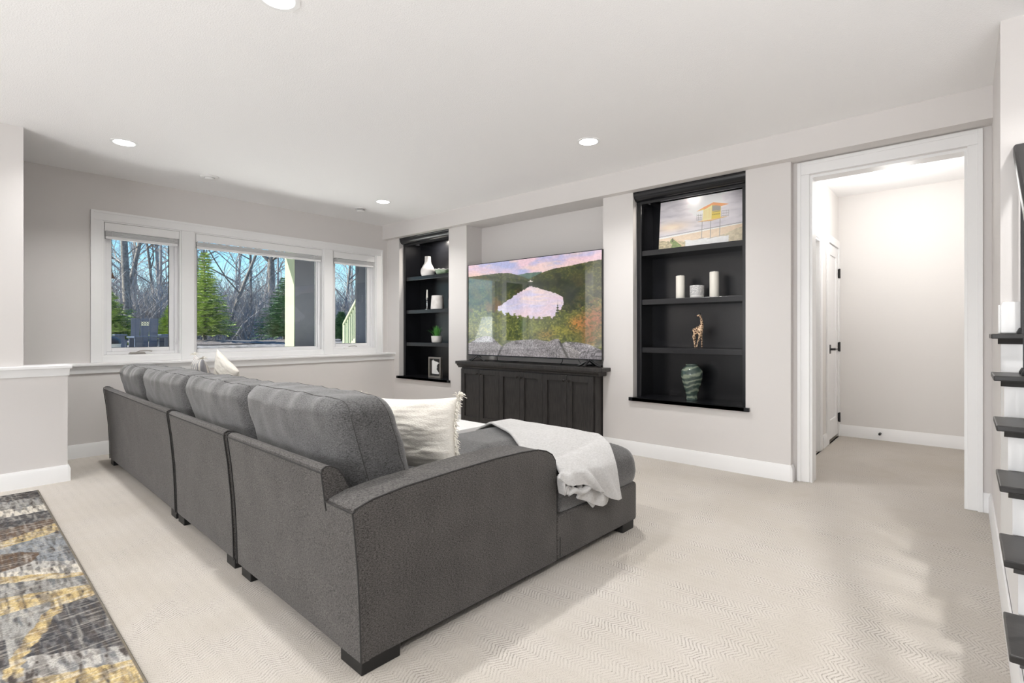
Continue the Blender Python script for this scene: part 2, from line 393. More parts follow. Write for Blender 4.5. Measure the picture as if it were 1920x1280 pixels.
# cased opening to the hall
s_ = struct(MB().box(XD-.018, XD, .925, 1.012, 0, 2.455).build('trim_4', TRIM, bevel=.005)); s_['label'] = 'wide white casing around the opening to the hallway'
box(XD-.018, XD, -.094, -.015, 0, 2.455).build('casing_board', TRIM, s_, bevel=.005)
box(XD-.018, XD, -.094, 1.012, 2.455, 2.553).build('head_casing', TRIM, s_, bevel=.005)
for q in ((XD-.026, XD-.018, .985, 1.012, 0, 2.553), (XD-.026, XD-.018, -.094, -.068, 0, 2.553), (XD-.026, XD-.018, -.068, .985, 2.528, 2.553)):
    box(*q).build('back_band', TRIM, s_, bevel=.003)
box(XD-.004, 4.79, .908, .93, 0, 2.445).build('jamb', TRIM, s_); box(XD-.004, 4.79, -.02, .0, 0, 2.445).build('jamb', TRIM, s_)
box(XD-.004, 4.79, 0, .908, 2.425, 2.445).build('head_jamb', TRIM, s_)

# hall doors: closed closet door with hinges, and a cased doorway before it
d = struct(ring(6.29, 7.0, 0, 2.245, .09, .055, 0.0, .085, 1.082, 1.1).build('trim_5', TRIM, bevel=.004))
d.data.name = 'trim_5'
dr = MB()
x0, x1, y0, y1 = 6.388, 6.942, 1.095, 1.13
dr.box(x0, x0+.1, y0, y1, .03, 2.155).box(x1-.1, x1, y0, y1, .03, 2.155)
for a, b in ((.03, .24), (1.02, 1.22), (2.04, 2.155)): dr.box(x0+.1, x1-.1, y0, y1, a, b)
dr.box(x0+.1, x1-.1, y0+.012, y1-.005, .24, 1.02).box(x0+.1, x1-.1, y0+.012, y1-.005, 1.22, 2.04)
D2 = struct(dr.build('door_2', TRIM, bevel=.004)); D2['label'] = 'narrow white two-panel closet door in the hall with black hinges'
for z in (1.87, 1.03, .22):
    MB().box(6.935, 6.95, 1.070, 1.094, z-.05, z+.05).lathe([(.007, -.055), (.007, .055)], (6.942, 1.076, z), 8).build('hinge', BLACK, D2)
h_ = MB(); h_.box(6.425, 6.485, 1.086, 1.095, .965, 1.06)
h_.tube([(6.455, 1.09, 1.012), (6.455, 1.04, 1.012)], .012, 10); h_.tube([(6.455, 1.045, 1.012), (6.56, 1.040, 1.012)], .009, 8)
h_.build('lever_handle', BLACK, D2, smooth=40)
d = struct(ring(5.17, 6.03, 0, 2.21, .08, .08, 0, .08, 1.082, 1.1).build('trim_6', TRIM, bevel=.004))
MB().box(5.25, 5.27, 1.09, 1.2, 0, 2.13).box(5.93, 5.95, 1.09, 1.2, 0, 2.13).box(5.27, 5.93, 1.09, 1.2, 2.11, 2.13).build('jamb', TRIM, d)
D3 = struct(box(5.275, 5.925, 1.155, 1.19, .02, 2.105).build('door_3', TRIM, bevel=.003))
MB().tube([(6.984, .70, .075), (6.93, .70, .075)], .006, 8).lathe([(.011, -.012), (.013, 0), (.011, .012)], (6.925, .70, .075), 10)
ds = MB().tube([(6.984, .70, .075), (6.93, .70, .075)], [.013, .006], 8); ds.lathe([(.008, -.012), (.013, 0), (.008, .012)], (6.925, .70, .075), 10)
tag(ds.build('door_stop', BLACK, smooth=40), 'small black door stop screwed to the hall baseboard', 'door stop')

# ================================================================== STAIRCASE at the right edge
st = thing('staircase', 'staircase with dark stained treads and white risers at the right edge', 'staircase', (2.1, -.7, 0))
RISE, RUN = .1886, .2715
TREAD = pm('dark_tread_wood', (.018, .0165, .0155), .38, bump=.15, bscale=30, bdist=.001, stretch=(8, 1, 8), col2=(.03, .028, .027), vscale=12)
for k in range(8):
    z = .247+RISE*k; xf = 2.117+RUN*k
    b = xf+RUN+.045
    if k < 6:
        MB().box(xf, b, -1.31, -.10, z-.024, z).build('tread', TREAD, st, bevel=.004)
        MB().prism([(xf+.012, z-.024), (xf+.04, z-.05), (xf+.05, z-.05), (xf+.05, z-.024)], 1, -1.31, -.125).build('nosing_moulding', TREAD, st)
        box(xf+.05, xf+.066, -1.31, -.137, max(0, z-RISE if k else 0), z-.024).build('riser', TRIM, st)
    else:
        box(xf, b, -1.31, -.262, z-.024, z).build('tread', TREAD, st, bevel=.004)
        box(xf+.05, xf+.066, -1.31, -.262, z-RISE, z-.024).build('riser', TRIM, st)
sk = [(2.17, 0)]
for k in range(6):
    z = .247+RISE*k; xf = 2.117+RUN*k
    sk += [(xf+.066, z-.024 if k == 0 else z-.024)] if False else []
poly = [(2.185, 0.0), (2.185, .222)]
for k in range(1, 6):
    xf = 2.117+RUN*k; z = .247+RISE*k
    poly += [(xf+.066, z-RISE-.026), (xf+.066, z-.026)]
poly += [(3.588, 1.163), (3.588, 0)]
MB().prism(poly, 1, -.157, -.139).build('stringer', TRIM, st)
MB().prism([(-.136, 1.192), (-.136, 1.325), (-.145, 1.35), (-1.31, 1.35), (-1.31, 1.192)], 0, 3.572, 3.588).build('skirt_panel', TRIM, st, bevel=.006)
box(3.565, 3.589, -.1365, -.128, 1.192, 1.335).build('skirt_return', TRIM, st, bevel=.004)
for k in range(0, 6):
    z = .247+RISE*k; xf = 2.117+RUN*k
    for q in (.075, .205):
        x = xf+q
        if x > 3.56: continue
        zt = z+.86+(q-.075)*RISE/RUN-.03
        bl = MB().box(x-.0075, x+.0075, -.2225, -.2075, z, zt).build('baluster', BLACK, st)
        MB().lathe([(.021, 0), (.022, .01), (.017, .022), (.013, .03)], (x, -.215, z), 12).build('shoe', BLACK, bl, smooth=40)
sl = RISE/RUN
def rz(x): return .247+.885+(x-2.19)*sl
MB().prism([(2.0, rz(2.0)-.03), (3.586, rz(3.586)-.03), (3.586, rz(3.586)+.035), (2.0, rz(2.0)+.035)], 1, -.247, -.183).build('handrail', BLACK, st, bevel=.012, seg=3)
MB().prism([(2.0, rz(2.0)-.042), (3.586, rz(3.586)-.042), (3.586, rz(3.586)-.03), (2.0, rz(2.0)-.03)], 1, -.232, -.198).build('rail_fillet', BLACK, st)
MB().box(1.95, 2.05, -.265, -.165, 0, 1.22).box(1.94, 2.06, -.275, -.155, 1.22, 1.25).build('newel_post', BLACK, st, bevel=.005)
light('stairwell_fill', 'POINT', (4.8, -.75, 3.3), 12, (1, .97, .94), shadow_soft_size=.1)

# ================================================================== CEILING FIXTURES
can = thing('recessed_light', 'recessed ceiling light nearest the windows, above the patio chair window', 'ceiling light', (1.095, 5.24, H), 'recessed ceiling lights')
MB().lathe([(.074, -.004), (.097, -.004), (.094, -.0005)], (0, 0, 0), 32, cap=False).build('trim_ring', TRIM, can, local=True, smooth=40)
MB().lathe([(.0745, -.0045), (.074, -.002)], (0, 0, 0), 32).build('lens', LENS, can, local=True)
spots = [(1.095, 5.24), (3.615, 2.33), (3.65, 5.27), (1.10, 2.43), (1.1, -.6), (-1.45, 5.24), (-1.45, 2.43), (-1.45, -.6), (-3.6, 2.43), (2.75, -.68)]
labs = [None, 'recessed ceiling light in front of the television and cabinet', 'recessed ceiling light by the corner of the two walls, near the vented detector',
        'recessed ceiling light cut by the top edge of the picture']+['recessed ceiling light outside the view, '+q for q in ('above the foot of the stairs', 'beyond the half wall column', 'over the left side of the rug', 'in the far corner behind the camera', 'by the far left wall', 'over the staircase')]
for i, (x, y) in enumerate(spots):
    if i: dup(can, (x, y, H), 0, labs[i])
    light('can_beam', 'AREA', (x, y, H-.006), CAN_W, (1, .985, .965), shape='DISK', size=.13, spread=math.radians(132))
t = thing('smoke_detector', 'flat round white detector on the ceiling before the windows', 'detector', (1.906, 5.74, H))
MB().lathe([(.078, -.012), (.083, -.008), (.085, 0)], (0, 0, 0), 36).build('base', PLASTIC, t, local=True, smooth=40)
MB().lathe([(.03, -.022), (.04, -.019), (.044, -.012)], (0, 0, 0), 28).build('cover', PLASTIC, t, local=True, smooth=40)
MB().lathe([(.048, -.0125), (.046, -.014), (.045, -.0125)], (0, 0, 0), 28, cap=False).build('groove', pm('grey_groove', (.35, .35, .35), .6), t, local=True)
t = thing('smoke_alarm', 'white ceiling alarm with dark vent slots near the corner light', 'detector', (3.67, 5.785, H))
MB().lathe([(.066, -.010), (.07, -.006), (.071, 0)], (0, 0, 0), 36).build('base', PLASTIC, t, local=True, smooth=40)
MB().lathe([(.050, -.024), (.050, -.010)], (0, 0, 0), 32).build('vent_ring', BLACK, t, local=True)
MB().lathe([(.052, -.020), (.054, -.016), (.052, -.0155)], (0, 0, 0), 32).build('slat', PLASTIC, t, local=True)
MB().lathe([(.03, -.04), (.047, -.034), (.052, -.026), (.051, -.024)], (0, 0, 0), 32).build('cover', PLASTIC, t, local=True, smooth=40)
t = thing('dome_light', 'lit white dome light on the hallway ceiling', 'ceiling light', (5.93, .47, 2.76))
MB().lathe([(.19, -.02), (.2, -.012), (.2, 0)], (0, 0, 0), 36).build('base_plate', TRIM, t, local=True, smooth=40)
MB().lathe([(.005, -.105), (.07, -.098), (.13, -.078), (.17, -.05), (.186, -.02)], (0, 0, 0), 36).build('shade', DOME, t, local=True, smooth=80)
light('hall_dome', 'POINT', (5.93, .47, 2.38), 20, (1, .98, .96), shadow_soft_size=.15)

# ================================================================== BUILT-IN BOOKCASES
def bookcase(name, y0, y1, label):
    t = thing(name, label, 'bookcase', (4.8, (y0+y1)/2, .565))
    xf, xb = 4.655, 4.972
    box(4.955, xb, y0, y1, .562, 2.55).build('back_panel', DARKW, t)
    for a, b in ((y0+.003, y0+.022), (y1-.022, y1-.003)): box(xf+.02, 4.955, a, b, .562, 2.50).build('side_panel', DARKW, t)
    for a, b in ((y0+.003, y0+.05), (y1-.05, y1-.003)): box(xf, xf+.02, a, b, .562, 2.50).build('stile', DARKW, t, bevel=.002)
    for z in (1.996, 1.517, 1.048): box(xf+.012, 4.954, y0+.024, y1-.024, z-.052, z).build('shelf', DARKW, t, bevel=.003)
    box(4.552, xb, y0+.003, y1-.003, .528, .562).build('bottom_shelf', DARKW, t, bevel=.003)
    box(4.552, XW-.001, y0-.035, y1+.035, .528, .562).build('sill_nosing', DARKW, t, bevel=.003)
    box(xf, 4.954, y0+.05, y1-.05, 2.525, 2.545).build('top_panel', DARKW, t)
    cv = [(4.583, 2.563), (4.583, 2.553)]
    for i in range(9):
        a = i/8*PI/2; cv.append((4.587+.066*(1-math.cos(a)), 2.548-.07*math.sin(a)))
    cv += [(4.653, 2.452), (4.672, 2.452), (4.672, 2.563)]
    MB().prism(cv, 1, y0+.002, y1-.002).build('crown_moulding', DARKW, t, smooth=35)
    MB().lathe([(.03, 0), (.035, .006)], (4.80, (y0+y1)/2, 2.518), 20).build('puck_light', LENS, t)
    light('puck_beam', 'AREA', (4.80, (y0+y1)/2, 2.515), 7, (1, .93, .85), shape='DISK', size=.05)
    return t
bookcase('bookcase', 5.13, 6.21, 'tall black built-in bookcase near the window corner')
bookcase('bookcase', 1.39, 2.44, 'tall black built-in bookcase beside the hallway opening')

# left bookcase contents
def turned(name, prof, mat, loc, label, cat, n=28, group=None):
    o = MB().lathe(prof, (0, 0, 0), n).build(name, mat, smooth=50); o.location = loc
    return tag(o, label, cat, group)
Z1, Z2, Z3, Z0 = 1.9968, 1.5178, 1.0488, .5628
XO = 4.745
turned('vase', [(.085, 0), (.098, .03), (.102, .065), (.094, .10), (.07, .145), (.052, .175), (.045, .20), (.042, .27), (.042, .277), (.034, .277), (.034, .26)], WHITEC, (XO, 5.76, Z1), 'white long-necked bottle vase on the top shelf', 'vase')
GREENC = pm('green_glaze', (.16, .26, .15), .3, col2=(.45, .55, .42), vscale=18, bump=.1)
bw = thing('bowl', 'green glazed bowl with a wavy white rim beside the bottle vase', 'bowl', (XO, 5.425, Z1))
def wav(fr, z, amp=.006): return [(fr*math.cos(2*PI*i/48), fr*math.sin(2*PI*i/48), z+amp*math.cos(2*PI*i/48*11)) for i in range(48)]
def loft(m, rings, cap=(True, False)):
    n = len(rings[0]); vs = [p for r in rings for p in r]; fs = []
    for j in range(len(rings)-1):
        for i in range(n): fs.append((j*n+i, j*n+(i+1) % n, (j+1)*n+(i+1) % n, (j+1)*n+i))
    if cap[0]: fs.append(tuple(range(n))[::-1])
    if cap[1]: fs.append(tuple(range((len(rings)-1)*n, len(rings)*n)))
    return m.add(vs, fs)
loft(MB(), [wav(.085, 0, 0), wav(.10, .012, 0), wav(.113, .04, .001), wav(.118, .056, .004), wav(.111, .056, .004), wav(.098, .02, 0), wav(.02, .012, 0)], (True, True)).build('body', GREENC, bw, local=True, smooth=50)
loft(MB(), [wav(.118, .0565, .004), wav(.121, .061, .006), wav(.119, .067, .006), wav(.113, .066, .006), wav(.111, .0565, .004)], (False, False)).build('rim', WHITEC, bw, local=True, smooth=60)
cs = thing('candlestick', 'slim silver candlestick with a tapered white candle', 'candlestick', (XO, 5.775, Z2))
MB().lathe([(.034, 0), (.034, .006), (.02, .014), (.010, .03), (.009, .07), (.014, .085), (.010, .10), (.011, .125), (.026, .135), (.012, .142), (.016, .155), (.022, .165), (.02, .17)], (0, 0, 0), 20).build('holder', CHROME, cs, local=True, smooth=50)
MB().lathe([(.014, 0), (.0105, .115), (.004, .122)], (0, 0, .165), 14).build('candle', WAX, cs, local=True, smooth=50)
MARB = pm('white_marbled', (.80, .78, .76), .4, col2=(.62, .58, .55), vscale=14, bump=.1)
turned('canister', [(.092, 0), (.095, .01), (.082, .18), (.080, .19), (.074, .19), (.072, .17)], MARB, (XO, 5.55, Z2), 'white marbled tapered pot beside the silver candlestick', 'pot')
pf0 = box(XO-.02, XO+.02, 5.235, 5.31, Z2, Z2+.135).build('picture_frame', BLACK, bevel=.003)
tag(pf0, 'dark object edge at the end of the second shelf', 'frame')
pt = thing('potted_grass', 'small white pot of bright green artificial grass on the third shelf', 'plant', (XO, 5.565, Z3))
MB().lathe([(.062, 0), (.072, .01), (.078, .095), (.070, .095), (.066, .085)], (0, 0, 0), 24).build('pot', WHITEC, pt, local=True, smooth=50)
g = MB()
for i in range(95):
    a = random.uniform(0, 2*PI); r0 = random.uniform(0, .05); out = random.uniform(.01, .085)*(.4+r0/.05); hh = random.uniform(.11, .175)
    if i < 6: out = .15; hh = .16
    p0 = Vector((r0*math.cos(a), r0*math.sin(a), .08)); d = Vector((math.cos(a), math.sin(a), 0)); sd = Vector((-d.y, d.x, 0))*.0042
    pts = [p0+d*out*t*t+Vector((0, 0, hh*(t-.25*t*t*out/.1))) for t in (0, .35, .7, 1)]
    vs = []
    for q, p in enumerate(pts):
        wd = (1, .9, .6, .05)[q]; vs += [p-sd*wd, p+sd*wd]
    g.add(vs, [(0, 1, 3, 2), (2, 3, 5, 4), (4, 5, 7, 6)])
g.build('grass', pm('grass_blade', (.045, .22, .03), .5, col2=(.10, .36, .06), vscale=30), pt, local=True, kind='stuff')
# shadow-box frame with the white state outline
fr = thing('picture_frame', 'dark framed white map-shaped cutout on the bottom shelf', 'frame', (4.72, 5.565, Z0))
fy, fz = .13, .285
ring_ = MB()
for a, b, c_, d_ in ((-fy, -fy+.022, 0, fz), (fy-.022, fy, 0, fz), (-fy+.022, fy-.022, 0, .022), (-fy+.022, fy-.022, fz-.022, fz)): ring_.box(-.02, .02, a, b, c_, d_)
ring_.build('frame_border', STEEL, fr, local=True, bevel=.002)
box(.008, .014, -fy+.02, fy-.02, .02, fz-.02).build('backing', BLACK, fr, local=True)
mn = [(.075, .05), (.075, .235), (.055, .235), (.052, .25), (.04, .235), (.02, .232), (0, .222), (-.02, .222), (-.04, .215), (-.08, .205), (-.05, .185), (-.03, .165), (-.035, .135), (-.02, .115), (-.045, .085), (-.07, .07), (-.07, .05)]
MB().prism(mn, 0, -.001, .008).build('map_cutout', pm('paper_white', (.85, .85, .84), .7), fr, local=True)

# right bookcase contents ------------------------------------------------
def beach():
    Wp, Hp = 520, 300
    yy, xx = np.mgrid[0:Hp, 0:Wp]; u = xx/Wp; v = yy/Hp
    def smooth(sc, seed, anis=(1, 1)):
        r = np.random.default_rng(seed); out = np.zeros((Hp, Wp)); amp = 1
        for o in range(4):
            gx = int(sc*2**o*anis[0])+2; gy = int(sc*2**o*anis[1])+2
            gr = r.random((gy+1, gx+1)); fx = u*(gx-1); fy_ = v*(gy-1); ix = fx.astype(int); iy = fy_.astype(int)
            tx = fx-ix; ty = fy_-iy; tx = tx*tx*(3-2*tx); ty = ty*ty*(3-2*ty)
            out += amp*((gr[iy, ix]*(1-tx)+gr[iy, ix+1]*tx)*(1-ty)+(gr[iy+1, ix]*(1-tx)+gr[iy+1, ix+1]*tx)*ty); amp *= .5
        return out/1.875
    cl = smooth(3, 1, (1, 3)); cl2 = smooth(7, 2, (1, 3))
    sky = np.stack([.74+.16*cl, .72+.16*cl, .76+.14*cl], -1)-(.25*np.clip(cl2-.5, 0, 1))[..., None]
    glow = np.exp(-(((u-.56)/.20)**2+((v-.12)/.26)**2)); sky += glow[..., None]*np.array([.5, .48, .42])
    warm = np.exp(-(((v-.55)/.10)**2+((u-.15)/.22)**2)); sky += warm[..., None]*np.array([.16, .08, -.06])
    edge = np.clip((u-.85)/.15, 0, 1)*np.clip(.3-v, 0, 1)*1.2; sky -= edge[..., None]
    img = sky
    hz = .718-.09*np.clip(u/.98, 0, 1)
    n1 = smooth(40, 5); n2 = smooth(16, 6)
    sea = np.stack([.60+0*u, .58+0*u, .60+0*u], -1); img = np.where((v > hz)[..., None], sea, img)
    sand = np.stack([.86+.12*(n1-.5), .76+.12*(n1-.5), .64+.12*(n1-.5)], -1)
    foam = .94-.05*n2
    shore = hz+.02; wash = hz+.055-.02*u
    img = np.where((v > shore)[..., None], np.stack([foam, foam, foam*.98], -1), img)
    img = np.where((v > wash)[..., None], sand, img)
    dune = (v > .93-.22*np.clip((u-.62)/.38, 0, 1)+.04*(n2-.5)) & (u > .5)
    img = np.where(dune[..., None], np.stack([.74+.3*(n1-.5), .68+.3*(n1-.5), .55+.3*(n1-.5)], -1), img)
    lite = (v > .86+.05*(n2-.5)) & (u > .33) & (u < .85); img = np.where(lite[..., None], np.stack([.86+.1*(n1-.5)]*3, -1), img)
    ld = (v > .80+.25*u+.04*(n2-.5)) & (u < .34); img = np.where(ld[..., None], np.stack([.66+.5*(n1-.5), .60+.5*(n1-.5), .45+.4*(n1-.5)], -1), img)
    def poly(pts, col, a=1.0):
        nonlocal img
        ins = np.zeros((Hp, Wp), bool); n = len(pts)
        for i in range(n):
            x1, y1 = pts[i]; x2, y2 = pts[(i+1) % n]
            c_ = ((y1 > v) != (y2 > v)) & (u < (x2-x1)*(v-y1)/((y2-y1) if y2 != y1 else 1e-9)+x1); ins ^= c_
        img = np.where(ins[..., None], img*(1-a)+np.array(col)*a, img)
    def line(x1, y1, x2, y2, w_, col):
        d = math.hypot(x2-x1, y2-y1); nx, ny = (y2-y1)/d*w_*.57, -(x2-x1)/d*w_
        poly([(x1+nx, y1+ny), (x2+nx, y2+ny), (x2-nx, y2-ny), (x1-nx, y1-ny)], col)
    for cx, cy, rr in ((.175, .84, .03), (.215, .90, .04), (.24, .96, .05), (.2, .97, .04)):
        msk = (((u-cx)/rr)**2+((v-cy)/(rr*1.7))**2 < .5+1.0*n1); img = np.where(msk[..., None], np.stack([.22+.3*n1, .30+.3*n1, .12+.15*n1], -1), img)
    line(.175, .775, .34, 1.0, .012, (.78, .66, .50)); line(.175, .78, .175, .86, .008, (.2, .15, .1))
    for x, a, b in ((.535, .519, .85), (.638, .526, .878), (.746, .511, .853)): line(x, a, x, b, .007, (.50, .49, .48))
    line(.5, .86, .56, .85, .006, (.55, .5, .47)); line(.60, .88, .80, .83, .005, (.6, .56, .52))
    poly([(.471, .515), (.634, .465), (.839, .485), (.641, .53)], (.80, .60, .32)); poly([(.49, .508), (.634, .475), (.80, .487), (.641, .515)], (.95, .78, .55))
    poly([(.545, .27), (.645, .215), (.645, .495), (.538, .505)], (.97, .90, .62)); poly([(.645, .215), (.75, .225), (.75, .495), (.645, .495)], (.88, .76, .24))
    poly([(.650, .232), (.745, .238), (.745, .345), (.650, .340)], (.56, .54, .50)); line(.655, .36, .745, .36, .006, (.45, .42, .38))
    for q in range(7): line(.653+q*.013, .395, .660+q*.013, .425, .006, (.55, .46, .12))
    for q in range(6): poly([(.552+q*.016, .30-q*.006), (.558+q*.016, .298-q*.006), (.558+q*.016, .47), (.552+q*.016, .472)], (.92, .80, .50))
    poly([(.463, .30), (.545, .235), (.662, .166), (.84, .245), (.755, .265), (.645, .215), (.557, .285)], (.96, .60, .34)); poly([(.463, .30), (.557, .285), (.545, .26)], (.93, .78, .36))
    for a, b in ((.76, .84), (.47, .53)):
        for y_ in (.36, .41, .455): line(a, y_+(.02 if a < .6 else 0), b, y_+(.03 if a < .6 else .01), .004, (.55, .53, .52))
        for x in np.linspace(a, b, 4): line(x, .36, x, .49, .003, (.55, .53, .52))
    return np.clip(img*.78+.26, 0, 1)
bm_ = beach()
PRINT, *_ = image_mat('beach_print', bm_, .45)
PICROT = math.radians(3.4)
bp_ = thing('beach_print', 'canvas photo print of a lifeguard tower on a beach, leaning on the top shelf', 'picture', (4.735, 1.855, Z1))
tilt = .10
def cv_(y, z, x): return (x+z*tilt, y, z)
hw, hh = .39, .47
vs = [cv_(-hw, .0, 0), cv_(hw, .0, 0), cv_(hw, hh, 0), cv_(-hw, hh, 0), cv_(-hw, .0, .022), cv_(hw, .0, .022), cv_(hw, hh, .022), cv_(-hw, hh, .022)]
MB().add(vs, [(0, 1, 2, 3), (4, 7, 6, 5), (0, 4, 5, 1), (1, 5, 6, 2), (2, 6, 7, 3), (3, 7, 4, 0)]).build('canvas', WHITEC, bp_, local=True)
def picture_quad(p00, p10, p11, p01, name, mat, parent, local=True):
    me = bpy.data.meshes.new(name); me.from_pydata([p00, p10, p11, p01], [], [(0, 1, 2, 3)])
    uv = me.uv_layers.new(name='UVMap')
    for i, q in enumerate(((0, 0), (1, 0), (1, 1), (0, 1))): uv.data[i].uv = q
    me.materials.append(mat); ob = bpy.data.objects.new(name, me); COL.objects.link(ob); ob.parent = parent
    return ob
picture_quad(cv_(hw, .0, -.0015), cv_(-hw, .0, -.0015), cv_(-hw, hh, -.0015), cv_(hw, hh, -.0015), 'photo_print', PRINT, bp_)
turned('pillar_candle', [(.040, 0), (.041, .004), (.041, .212), (.037, .216), (.01, .212), (.004, .212), (.003, .222)], WAX, (XO+.01, 2.035, Z2), 'shorter white pillar candle, left of the patterned pot', 'candle', group='pillar candles')
turned('pillar_candle', [(.040, 0), (.041, .004), (.041, .226), (.037, .230), (.01, .226), (.004, .226), (.003, .236)], WAX, (XO+.01, 1.715, Z2), 'taller white pillar candle, right of the patterned pot', 'candle', group='pillar candles')
def etched():
    m, n, l, p = nodes('etched_pot'); p.inputs['Roughness'].default_value = .5
    tc = N(n, 'ShaderNodeTexCoord'); mp = N(n, 'ShaderNodeMapping'); mp.inputs['Scale'].default_value = (1, 1, 2.2); l.new(tc.outputs['Object'], mp.inputs[0])
    wv = N(n, 'ShaderNodeTexWave', wave_type='BANDS', bands_direction='Z'); wv.inputs['Scale'].default_value = 24; wv.inputs['Distortion'].default_value = 6; wv.inputs['Detail Scale'].default_value = 6; l.new(mp.outputs[0], wv.inputs[0])
    cr = N(n, 'ShaderNodeValToRGB'); cr.color_ramp.elements[0].position = .3; cr.color_ramp.elements[0].color = (.16, .17, .19, 1); cr.color_ramp.elements[1].position = .5; cr.color_ramp.elements[1].color = (.80, .79, .77, 1)
    l.new(wv.outputs[0], cr.inputs[0]); l.new(cr.outputs[0], p.inputs['Base Color'])
    return m
pp_ = thing('patterned_pot', 'small white pot with grey etched lines between the two pillar candles', 'pot', (XO+.01, 1.875, Z2))
MB().lathe([(.0625, .022), (.064, .03), (.064, .112), (.06, .115), (.055, .112), (.054, .03)], (0, 0, 0), 28).build('body', etched(), pp_, local=True, smooth=50)
MB().lathe([(.055, 0), (.061, .006), (.0625, .0218)], (0, 0, 0), 28).build('base', WHITEC, pp_, local=True, smooth=50)
# giraffe figurine: one skinned body
def giraffe_mat():
    m, n, l, p = nodes('giraffe_hide'); p.inputs['Roughness'].default_value = .45
    tc = N(n, 'ShaderNodeTexCoord'); v = N(n, 'ShaderNodeTexVoronoi', feature='DISTANCE_TO_EDGE'); v.inputs['Scale'].default_value = 52; l.new(tc.outputs['Object'], v.inputs[0])
    cr = N(n, 'ShaderNodeValToRGB'); cr.color_ramp.elements[0].position = .08; cr.color_ramp.elements[0].color = (.80, .58, .38, 1); cr.color_ramp.elements[1].position = .16; cr.color_ramp.elements[1].color = (.085, .033, .014, 1)
    l.new(v.outputs[0], cr.inputs[0]); l.new(cr.outputs[0], p.inputs['Base Color'])
    return m
def skin(name, verts, edges, radii, mat, sub=2, root=0):
    me = bpy.data.meshes.new(name); me.from_pydata(verts, edges, []); me.materials.append(mat)
    ob = bpy.data.objects.new(name, me); COL.objects.link(ob)
    sm = ob.modifiers.new('skin', 'SKIN'); sm.use_smooth_shade = True
    lay = me.skin_vertices[0].data if me.skin_vertices else None
    if lay is None:
        bm = bmesh.new(); bm.from_mesh(me); bm.verts.layers.skin.verify(); bm.to_mesh(me); bm.free(); lay = me.skin_vertices[0].data
    for i, r in enumerate(radii): lay[i].radius = (r, r); lay[i].use_root = (i == root)
    ob.modifiers.new('sub', 'SUBSURF').levels = sub; ob.modifiers['sub'].render_levels = sub
    return ob
# y' = toward picture left (tail side), head looks to picture left
gv = [(0, .018, .165), (0, -.022, .185), (0, .04, .158), (0, -.036, .215), (0, -.030, .26), (0, -.022, .295), (0, -.012, .306), (0, .016, .298),
      (.012, .036, .10), (.013, .034, .05), (.013, .034, .004), (-.012, .040, .10), (-.013, .030, .05), (-.013, .024, .004),
      (.012, -.024, .11), (.013, -.028, .05), (.013, -.030, .004), (-.012, -.018, .11), (-.013, .0, .05), (-.013, .010, .004)]
ge = [(0, 1), (0, 2), (1, 3), (3, 4), (4, 5), (5, 6), (6, 7), (2, 8), (8, 9), (9, 10), (2, 11), (11, 12), (12, 13), (1, 14), (14, 15), (15, 16), (1, 17), (17, 18), (18, 19)]
gr = [.026, .026, .021, .015, .011, .009, .011, .006, .010, .0065, .0065, .010, .0065, .0065, .010, .0065, .0065, .010, .0065, .0065]
gt = thing('giraffe_figurine', 'small spotted wooden giraffe figurine on the third shelf', 'figurine', (XO+.015, 1.865, Z3))
gb = skin('body', gv, ge, gr, giraffe_mat()); gb.parent = gt
h_ = MB()
for s in (-1, 1):
    h_.tube([(s*.006, -.016, .312), (s*.007, -.02, .332)], [.0025, .0032], 6); h_.tube([(s*.010, -.02, .306), (s*.022, -.026, .314)], [.004, .001], 6)
h_.build('horns', BLACK, gt, local=True, smooth=60)
MB().tube([(0, .058, .165), (0, .066, .13), (0, .064, .09)], [.004, .002, .005], 6).build('tail', BLACK, gt, local=True, smooth=60)
def swirl():
    m, n, l, p = nodes('green_swirl_glaze'); p.inputs['Roughness'].default_value = .13
    tc = N(n, 'ShaderNodeTexCoord'); mp = N(n, 'ShaderNodeMapping'); mp.inputs['Rotation'].default_value = (.25, .1, 0); l.new(tc.outputs['Object'], mp.inputs[0])
    wv = N(n, 'ShaderNodeTexWave', wave_type='BANDS', bands_direction='Z'); wv.inputs['Scale'].default_value = 6; wv.inputs['Distortion'].default_value = 6; wv.inputs['Detail'].default_value = 3; wv.inputs['Detail Scale'].default_value = 1.6; l.new(mp.outputs[0], wv.inputs[0])
    cr = N(n, 'ShaderNodeValToRGB'); cr.color_ramp.elements[0].position = .25; cr.color_ramp.elements[0].color = (.055, .08, .07, 1); cr.color_ramp.elements[1].position = .9; cr.color_ramp.elements[1].color = (.24, .28, .215, 1)
    q = cr.color_ramp.elements.new(.6); q.color = (.10, .135, .115, 1)
    l.new(wv.outputs[0], cr.inputs[0]); l.new(cr.outputs[0], p.inputs['Base Color'])
    return m
turned('ceramic_vase', [(.048, 0), (.050, .012), (.047, .03), (.056, .07), (.074, .13), (.090, .19), (.098, .235), (.096, .27), (.080, .30), (.055, .317), (.050, .322), (.054, .330), (.053, .335), (.042, .334), (.04, .32)],
       swirl(), (XO, 1.92, Z0), 'glossy green swirled ceramic vase on the bottom shelf', 'vase', 40)

